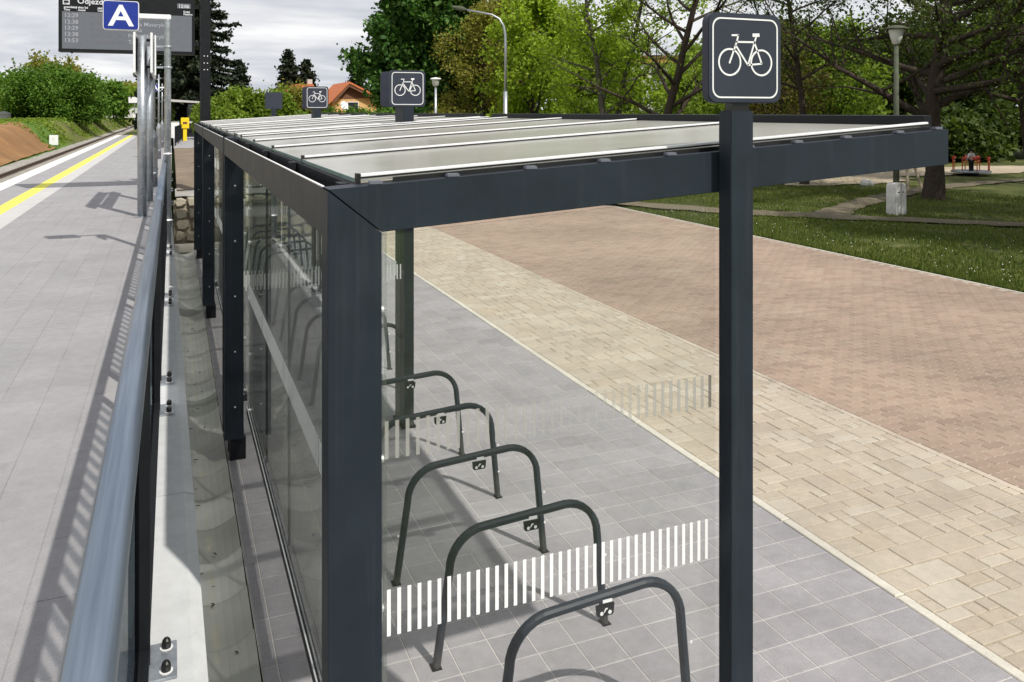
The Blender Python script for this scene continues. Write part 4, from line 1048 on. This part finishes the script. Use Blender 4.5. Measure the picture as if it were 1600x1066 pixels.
# ================================================================== TREES
def leaf_quads(Pc, size, flat=.4, elong=1.5):
    n = len(Pc); a = rng.normal(size=(n, 3)); a /= np.linalg.norm(a, axis=1)[:, None]
    b = rng.normal(size=(n, 3)); b[:, 2] *= flat; b -= a*(a*b).sum(1)[:, None]; b /= np.linalg.norm(b, axis=1)[:, None]
    s_ = (size*(.6+.8*rng.random(n)))[:, None]
    V = np.stack([Pc-a*s_*elong/2, Pc+b*s_/2, Pc+a*s_*elong/2, Pc-b*s_/2], 1)
    return V.reshape(-1, 3), np.arange(4*n).reshape(-1, 4)
def crown_mesh(P_, size, mat, name='crown'):
    V, F = leaf_quads(P_, size); return np_mesh(name, V, F, mat)
def branches(rs, H, r0, base, prof, nprim, up=.55, wob=.06, lean=(0, 0), leaders=1, spread=1.0, seglen=7, sub=6, subsub=3):
    """returns list of (points, radii) and twig sample points"""
    segs = []; twigs = []
    def path(p, d, ln, r, n, droop=0.0, w_=.15):
        pts = [p.copy()]; rr = [r]
        for i in range(n):
            d = (d+Vector((rs.normal()*w_, rs.normal()*w_, rs.normal()*w_*.6+droop))).normalized(); p = p+d*ln/n; pts.append(p.copy()); rr.append(r*(1-.85*(i+1)/n)+.004)
        return pts, rr
    for ld in range(leaders):
        d = Vector((lean[0]+(rs.normal()*.12 if leaders > 1 else 0), lean[1]+(rs.normal()*.12 if leaders > 1 else 0), 1)).normalized()
        pts, rr = path(Vector((0, 0, 0)), d, H, r0*(1 if leaders == 1 else .7), 14, 0, wob)
        rr = [r0*(1-.9*i/14)+.01 for i in range(15)]; rr[0] *= 1.25
        segs.append((pts, rr, 8))
        for k in range(nprim//leaders):
            f = base+(1-base)*((k+.5)/(nprim/leaders))**.9*.97; i = f*14; i0 = min(13, int(i)); p = pts[i0].lerp(pts[i0+1], i-i0)
            az = k*2.4+rs.random()*1.2; ln = prof(f)*spread*(.75+.45*rs.random()); uu = up+(.5 if f > .8 else 0)
            d = Vector((math.cos(az), math.sin(az), uu+rs.normal()*.15)).normalized()
            rb = max(.015, min(rr[i0]*.55, .03*ln)); bp, br = path(p, d, ln, rb, seglen, .03, .13); segs.append((bp, br, 5))
            for m in range(sub):
                g = .25+.75*(m+rs.random())/sub; j = min(seglen-1, int(g*seglen)); q = bp[j].lerp(bp[j+1], g*seglen-j)
                dd = (bp[j+1]-bp[j]).normalized(); dd = (dd+Vector((rs.normal(), rs.normal(), rs.normal()*.6+.15))*.75).normalized()
                l2 = ln*(.28+.25*rs.random())*(1.15-.4*g); sp_, sr = path(q, dd, l2, max(.007, br[j]*.5), 4, .02, .2); segs.append((sp_, sr, 4))
                for _ in range(subsub):
                    h = rs.random(); jj = min(3, int(h*4)); qq = sp_[jj].lerp(sp_[jj+1], h*4-jj)
                    d3 = Vector((rs.normal(), rs.normal(), rs.normal()*.6+.2)).normalized(); l3 = l2*(.3+.3*rs.random())
                    e = qq+d3*l3; segs.append(([qq, qq.lerp(e, .5)+Vector((rs.normal(), rs.normal(), rs.normal()))*l3*.06, e], [.009, .006, .003], 3)); twigs.append((qq, e))
                for jj in range(4): twigs.append((sp_[jj], sp_[jj+1]))
            for jj in range(seglen//2, seglen): twigs.append((bp[jj], bp[jj+1]))
    return segs, twigs
def tree(name, label, loc, H, r0, base, prof, nprim, nleaf, lsize, mat, seed, group='trees in the park', bark='bark', sig=.25, cat='tree', **kw):
    rs = np.random.RandomState(seed)
    t = thing(name, label, cat, loc, group=group)
    segs, tw = branches(rs, H, r0, base, prof, nprim, **kw)
    mb = MB()
    for pts, rr, n in segs: mb.tube(pts, rr, n, cap=False)
    mb.build('trunk', M[bark], t, smooth=True)
    if nleaf:
        A_ = np.array([tuple(a) for a, b in tw]); B_ = np.array([tuple(b) for a, b in tw])
        wts = rs.random(len(tw))**3+.04; wts /= wts.sum()
        i = rs.choice(len(tw), nleaf, p=wts); u = rs.random(nleaf)[:, None]
        P_ = A_[i]*(1-u)+B_[i]*u+rs.normal(size=(nleaf, 3))*sig
        P_[:, 2] = np.maximum(P_[:, 2], .15)
        link('crown', crown_mesh(P_, lsize, M[mat]), t)
    return t
oval = lambda w_: (lambda f: w_*math.sin(math.pi*min(1, max(.06, (f+.12)/1.15)))**.7)
col = lambda w_: (lambda f: w_*(1-.55*f))
wide = lambda w_: (lambda f: w_*(1.05-.55*f))
# dark poplars left of centre
tree('poplar_tree', 'tall dark green poplar at the left edge of the park trees, tips against the sky', (15.2, 58.5, 0), 17, .32, .05, lambda f: 4.3*(1-.45*f), 34, 34000, .27, 'leaf_poplar', 1, up=.9, sig=.40)
tree('poplar_tree', 'dense dark poplar right behind the slim pale park lamp', (18.6, 57.0, 0), 18, .32, .04, lambda f: 4.4*(1-.45*f), 34, 34000, .27, 'leaf_poplar', 2, up=.9, sig=.42)
tree('ash_tree', 'olive brown leaved tree just left of the street lamp', (18.9, 50.2, 0), 9.5, .2, .06, oval(3.3), 30, 15000, .13, 'leaf_olive', 3, sig=.30)
tree('ash_tree', 'yellowish green loose tree behind the street lamp', (21.8, 50.5, 0), 12.5, .22, .05, oval(3.9), 34, 15000, .15, 'leaf_olive', 4, sig=.35)
tree('maple_tree', 'bright lime green tree with twin trunk, right of the street lamp', (20.1, 34.8, 0), 12, .19, .10, oval(3.1), 40, 20000, .12, 'leaf_bright', 5, sig=.26, leaders=2, bark='bark_light', up=.45, lean=(-.12, .04))
tree('maple_tree', 'bright green tree behind the street lamp, left of the lime green twin trunk', (19.3, 42.5, 0), 9.2, .2, .06, oval(3.3), 36, 17000, .15, 'leaf_bright', 6, sig=.30)
tree('bare_tree', 'nearly leafless dark tree with spreading low limbs, left of the near bicycle sign', (19.1, 28.6, 0), 13, .22, .13, wide(5.2), 24, 3600, .07, 'leaf_mid', 7, sig=.18, up=.62, sub=8, subsub=4)
tree('maple_tree', 'green tree filling the gap behind the bare tree', (27.5, 38.5, 0), 4.4, .15, .08, oval(2.8), 24, 10000, .15, 'leaf_mid', 8, sig=.4)
tree('rowan_tree', 'russet leaved tree just right of the near bicycle sign', (26.6, 29.8, 0), 6.2, .16, .10, oval(2.9), 32, 9500, .11, 'leaf_brown', 9, sig=.30)
tree('maple_tree', 'bright green tree between the russet tree and the old park lamp', (33.2, 33.6, 0), 6.6, .18, .08, oval(3.8), 34, 14000, .15, 'leaf_mid', 10, sig=.34)
tree('lime_tree', 'slender dark tree whose trunk foot shows under the shelter beam', (22.5, 23.4, 0), 10.5, .16, .30, oval(3.0), 22, 4500, .08, 'leaf_dark', 11, sig=.22)
tree('lime_tree', 'thick trunked dark tree at right with foliage hanging over the roundabout', (22.8, 17.7, 0), 13.5, .31, .16, wide(6.0), 44, 20000, .088, 'leaf_dark', 12, sig=.26, up=.22, sub=8, subsub=3)
tree('lime_tree', 'dark green tree at the right picture edge behind the thick trunk', (31.5, 20.5, 0), 12.5, .26, .22, wide(5.6), 34, 21000, .12, 'leaf_dark', 13, sig=.36, up=.3)
tree('maple_tree', 'mid green tree far behind the roundabout', (47.0, 41.0, 0), 7.2, .25, .1, oval(5.5), 30, 20000, .22, 'leaf_dark', 14, sig=.6)
tree('maple_tree', 'dark green tree far behind the old park lamp', (38.5, 42.5, 0), 6.6, .25, .05, oval(5.2), 30, 20000, .22, 'leaf_dark', 15, sig=.6)
tree('lime_tree', 'overhanging dark tree whose twigs dip in from the right picture edge', (25.6, 10.6, 0), 12, .25, .2, wide(5.6), 30, 26000, .085, 'leaf_dark', 16, sig=.30, up=.2)
# outside the frame on the right: shade the lawn
tree('lime_tree', 'large lime tree outside the picture, shading the lawn by the red paving', (21.5, 3.5, 0), 12, .3, .3, wide(4.8), 26, 12000, .20, 'leaf_dark', 17, sig=.5)
tree('lime_tree', 'second large lime tree outside the picture, shading the lamp foot', (27.5, -1.0, 0), 13, .3, .3, wide(5.2), 26, 12000, .22, 'leaf_dark', 18, sig=.5)
# backdrop trees
for i, (x, y, H_, w_, m_, lab) in enumerate([
        (26, 66, 9, 5.5, 'leaf_poplar', 'dark tree far behind the olive trees'), (34, 62, 8, 5.5, 'leaf_mid', 'rounded green tree behind the bright green ones'),
        (43, 58, 6.2, 5, 'leaf_mid', 'low green tree before the ochre banded building'), (52, 56, 6.5, 5.5, 'leaf_mid', 'low green tree right of the ochre banded building gap'),
        (60, 50, 8, 6, 'leaf_dark', 'dark tree far behind the near bicycle sign'), (66, 40, 9, 6.5, 'leaf_dark', 'dark tree far beyond the playground'),
        (60, 29, 9, 6, 'leaf_dark', 'broad dark tree at the far right edge of the park'), (52, 33, 8, 5.5, 'leaf_mid', 'green tree beyond the sandy playground')]):
    tree('broadleaf_tree', lab, (x, y, 0), H_, .25, .04, oval(w_), 24, 11000, .34, m_, 30+i, sig=.8, sub=4, subsub=2, group='far park trees')
# conifers
def conifer(label, loc, H, w_, nb, nleaf, mat='needle', seed=0, name='spruce_tree', size=.3, droop=-.25, group='spruces on the skyline'):
    rs = np.random.RandomState(seed); t = thing(name, label, 'tree', loc, group=group); mb = MB()
    mb.tube([(0,0,0),(0,0,H*.5),(0,0,H*.98)], [H*.02, H*.012, .01], 7, cap=False); P_ = []
    A_ = []; B_ = []; W = []
    for k in range(nb):
        f = .05+.93*(k/nb); az = k*2.399+rs.random(); ln = w_*(1-f)**.8*(.7+.5*rs.random())+.12
        a = Vector((0, 0, H*f)); b = a+Vector((math.cos(az)*ln, math.sin(az)*ln, ln*(droop+rs.normal()*.12))); b2 = b+Vector((math.cos(az), math.sin(az), .5))*ln*.15
        mb.tube([a, b, b2], [.03+.008*ln, .015, .006], 3, cap=False); A_ += [tuple(a), tuple(b)]; B_ += [tuple(b), tuple(b2)]; W += [ln, ln*.3]
    mb.build('trunk', M['bark'], t)
    W = np.array(W)**1.3; W /= W.sum(); A_ = np.array(A_); B_ = np.array(B_); i = rs.choice(len(A_), nleaf, p=W); u = rs.random(nleaf)[:, None]**.7
    P_ = A_[i]*(1-u)+B_[i]*u; sg = rs.normal(size=(nleaf, 3)); sg[:, 2] = -np.abs(sg[:, 2])*.8; P_ = P_+sg*(.05+.09*w_*(1.05-u))
    link('crown', crown_mesh(P_, size, M[mat]), t); return t
conifer('big dark spruce behind the departure board post', (1.1, 68.5, 1), 19, 3.9, 230, 52000, 'needle', 1, size=.21, group='spruces near the platform')
conifer('dark spruce just left of the big one, behind the letter sign pole', (.2, 76, 1), 15, 3.0, 150, 22000, 'needle', 2, size=.22, group='spruces near the platform')
conifer('light green young spruce in front of the big dark spruce', (-.1, 74, .9), 5.6, 1.5, 90, 12000, 'needle_young', 3, 'young_spruce', .16, group='spruces near the platform')
conifer('fresh green small conifer beside the waiting shelter', (-.62, 66.5, 1.0), 3.2, .5, 60, 4000, 'needle_young', 13, 'young_spruce', .12, .4, group='spruces near the platform')
conifer('taller spruce of the pair left of the orange roofed house', (11.9, 95.3, 0), 10.4, 2.5, 150, 20000, 'needle', 4, size=.24)
conifer('lower spruce of the pair left of the orange roofed house', (14.0, 96, 0), 9.3, 2.6, 150, 20000, 'needle', 5, size=.24)
conifer('single spruce on the skyline above the orange roof', (22.2, 107, 0), 10.0, 2.6, 140, 17000, 'needle', 6, size=.25)
conifer('small spruce top above the bushes behind the shelter roof', (5.3, 77, 0), 7.6, 2.2, 120, 13000, 'needle', 7, size=.2)
# bushes : lumps of leaves with stems
def bush(label, loc, dims, nl, nleaf, size, mat, seed, name='bush', group='bushes', flat=.25, spiky=0):
    rs = np.random.RandomState(seed); t = thing(name, label, 'bush', loc, group=group); a, b, h = dims; mb = MB(); P_ = []
    for k in range(nl):
        th = rs.random()*6.28; rr = math.sqrt(rs.random()); zc_ = h*(.18+.62*rs.random()*(1-.45*rr**2)); c = np.array([a*rr*math.cos(th)*.8, b*rr*math.sin(th)*.8, zc_])
        r_ = np.array([a, b, h])*(.20+.12*rs.random()); r_[2] = min(r_[2], .8*r_.mean()+.2)
        m_ = nleaf//nl; d = rs.normal(size=(m_, 3)); d /= np.linalg.norm(d, axis=1)[:, None]; P_.append(c+d*r_*(rs.random(m_)[:, None]**.45)*(1+.25*rs.normal(size=(m_, 1))))
        mb.tube([(c[0]*.15, c[1]*.15, -.1), (c[0]*.5, c[1]*.5, zc_*.5), tuple(c)], [.05, .03, .01], 4, cap=False)
        if spiky:
            for _ in range(spiky):
                e = c+np.array([rs.normal()*.5, rs.normal()*.5, r_[2]*1.0+rs.random()*.9]); mb.tube([tuple(c), tuple(e)], [.02, .006], 3, cap=False)
                P_.append(c+(e-c)*rs.random((14, 1))+rs.normal(size=(14, 3))*.08)
    mb.build('stems', M['bark'], t); P_ = np.concatenate(P_); P_[:, 2] = np.maximum(P_[:, 2], .05)
    link('foliage', crown_mesh(P_, size, M[mat], 'foliage'), t); return t
bg_ = 'bushes beyond the track'
bush('large round green bush behind the meadow, left of the sign poles', (-11.4, 92, 1.6), (5.2, 4.5, 6.9), 64, 56000, .17, 'leaf_bush', 1, group=bg_, spiky=2)
bush('taller leaf tipped shrub rising behind the large round bush', (-12.2, 99, 1.7), (4.3, 3.5, 8.6), 34, 20000, .24, 'leaf_olive', 2, group=bg_, spiky=5)
bush('dark small tree like bush right of the large round bush', (-9.8, 112, 1.6), (4.6, 4.5, 6.8), 36, 22000, .30, 'leaf_bush', 3, group=bg_)
bush('light green bush at the left picture edge', (-17.8, 100, 1.6), (4.5, 4.0, 6.0), 34, 20000, .26, 'leaf_mid', 4, group=bg_)
bush('grey green bushes receding along the far bank', (-11.5, 150, 1.8), (6, 9, 6.5), 36, 16000, .42, 'leaf_mid', 5, group=bg_)
bush('last pale bushes where the track disappears', (-9.5, 205, 2.0), (9, 9, 8.5), 36, 16000, .55, 'leaf_olive', 6, group=bg_)
bush('bush closing the view behind the far platform sign', (-2.5, 165, 1.2), (9, 6, 7.5), 36, 16000, .5, 'leaf_mid', 7, group=bg_)
bush('dark bushes filling the left background behind the round bush', (-24, 118, 1.6), (9, 5, 6.8), 36, 16000, .40, 'leaf_bush', 8, group=bg_)
gs = 'bushes behind the shelter roof'
bush('yellow green bush right of the departure board post', (2.6, 56.5, .9), (1.9, 2.0, 3.3), 26, 18000, .15, 'leaf_mid', 11, group=gs)
bush('broad light green bush behind the blank backed sign', (5.2, 61, .6), (3.2, 2.5, 4.9), 34, 24000, .17, 'leaf_mid', 12, group=gs)
bush('olive tinged bush below the pair of spruces', (9.0, 69, .3), (3.0, 2.4, 5.9), 30, 20000, .17, 'leaf_olive', 13, group=gs)
bush('low green hedge in front of the orange roofed house', (13.3, 72, 0), (4.6, 1.6, 3.6), 30, 18000, .18, 'leaf_bush', 14, name='hedge', group=gs)
bush('low dark hedge behind the farthest shelter', (9.6, 47, 0), (4.2, 1.2, 3.3), 30, 16000, .14, 'leaf_bush', 15, name='hedge', group=gs)
bush('leafy undergrowth below the dark poplars', (17.0, 54, 0), (5.5, 2.0, 3.9), 34, 20000, .20, 'leaf_poplar', 16, group=gs)
bush('dark undergrowth behind the roundabout', (44, 33, 0), (6.5, 2.5, 3.6), 36, 20000, .24, 'leaf_dark', 21, group='undergrowth beyond the playground')
bush('dark undergrowth at the right edge beyond the playground', (53, 27, 0), (7, 2.5, 3.9), 36, 18000, .28, 'leaf_dark', 22, group='undergrowth beyond the playground')
bush('green undergrowth left of the roundabout, behind the thick trunk', (37.5, 39, 0), (5.5, 2.0, 3.2), 34, 18000, .24, 'leaf_mid', 23, group='undergrowth beyond the playground')
bush('leafy undergrowth behind the street lamp', (23.5, 46, 0), (5.0, 2.0, 3.8), 34, 20000, .18, 'leaf_mid', 17, group=gs)

# weeds and tall grass on the far bank
nw = 15000; Xw = -7.95-rng.random(nw)**1.4*6; Yw = 60+rng.random(nw)*110
kp = vnoise(Xw, Yw, 2.2, 21)*.7+vnoise(Xw, Yw, .7, 22)*.5 > .55; Xw, Yw = Xw[kp], Yw[kp]
Pw = np.stack([Xw, Yw, hleft(Xw, Yw)+.02+.14*rng.random(len(Xw))], 1)
bw = link('bank_weeds', crown_mesh(Pw, .15, M['leaf_mid'], 'bank_weeds')); tag(bw, 'rough weeds and tall grass on the bank beyond the railway track', 'weeds'); bw['kind'] = 'stuff'
# ================================================================== BUILDINGS
hs = thing('house', 'orange rendered house with a steep orange tiled roof', 'house', (17.2, 82.5, 0))
MB().prism([(-2.6, 0), (2.4, 0), (2.4, 3.9), (-.95, 5.75), (-2.6, 4.0)], 0, 8, 'y').build('wall', M['ochre'], hs)
MB().box(2.402, 4.6, .8, 8, 0, 3.0).build('annex_wall', M['wood_dark'], hs)
for (x0, z0), (x1, z1) in (((-.95, 5.80), (-3.1, 3.62)), ((-.95, 5.80), (4.6, 3.1))):
    MB().prism([(x0, z0), (x1, z1), (x1, z1+.2), (x0, z0+.22)], -.7, 8.4, 'y').build('roof', M['roof_tile'], hs)
MB().prism([(-2.9, 3.92), (-.95, 5.78), (2.6, 3.98), (2.1, 3.98), (-.95, 5.50), (-2.4, 3.92)], -.62, -.5, 'y').build('barge_board', M['wood_dark'], hs)
MB().prism([(-2.45, 4.28), (1.6, 4.36), (-.95, 5.5)], -.06, -.004, 'y').build('gable_cladding', M['wood_dark'], hs)
wf = MB().box(-1.05, .12, -.05, -.002, 2.60, 3.98).build('window', M['white'], hs)
MB().box(-.97, .04, -.07, -.052, 2.68, 3.90).build('pane', M['dark_glass'], wf)
MB().box(-2.75, 2.9, -1.6, -.06, 2.0, 2.45).build('balcony', M['ochre'], hs)
dish = MB().lathe([(.02, 0), (.35, .06), (.5, .16)], 0, 0, 16).build('satellite_dish', M['white'], hs); dish.location = (-1.6, -.9, 3.5); dish.rotation_euler = (R(70), 0, R(30))
hs2 = thing('house', 'second orange roof peeping out left of the orange house', 'house', (12.3, 88, 0))
MB().box(-2.2, 2.2, 0, 7, 0, 3.6).build('wall', M['ochre'], hs2)
MB().prism([(-2.6, 3.6), (2.6, 3.6), (1.2, 5.9), (-.4, 5.9)], -.5, 7.5, 'y').build('roof', M['roof_tile'], hs2)
MB().box(1.0, 1.5, 2, 2.6, 5.2, 6.5).build('chimney', M['render'], hs2)
ap = thing('apartment_building', 'long pale apartment block with an ochre band seen through the park trees', 'building', (62.5, 107, 0), R(-22))
MB().box(0, 46, 0, 12, 0, 10.3).build('wall', M['render'], ap)
MB().box(-.4, 46.4, -.4, 12.4, 10.302, 11.0).build('ochre_band', M['ochre_band'], ap)
MB().box(-.6, 46.6, -.6, 12.6, 11.002, 11.45).build('roof', M['wood_dark'], ap)
wm_ = MB().box(-.8, .8, -.06, -.002, 0, 1.5).mesh('window', M['dark_glass']); wfm = MB().box(-.9, .9, -.10, -.062, -.08, -.002).mesh('sill', M['white'])
for i in range(14):
    for z in (1.3, 4.4, 7.5):
        wo = place(wm_, 'window', (2+3.2*i, 0, z), ap); link('sill', wfm, wo)
gw = thing('garden_wall', 'long low light grey wall glimpsed under the park trees', 'wall', (34, 64, 0), R(-22))
for i in range(7): MB().box(i*3, i*3+2.98, 0, .3, 0, 3.0).build('wall_panel', M['render'], gw)
MB().box(-.1, 21.1, -.06, .36, 3.002, 3.14).build('wall_cap', M['white'], gw)
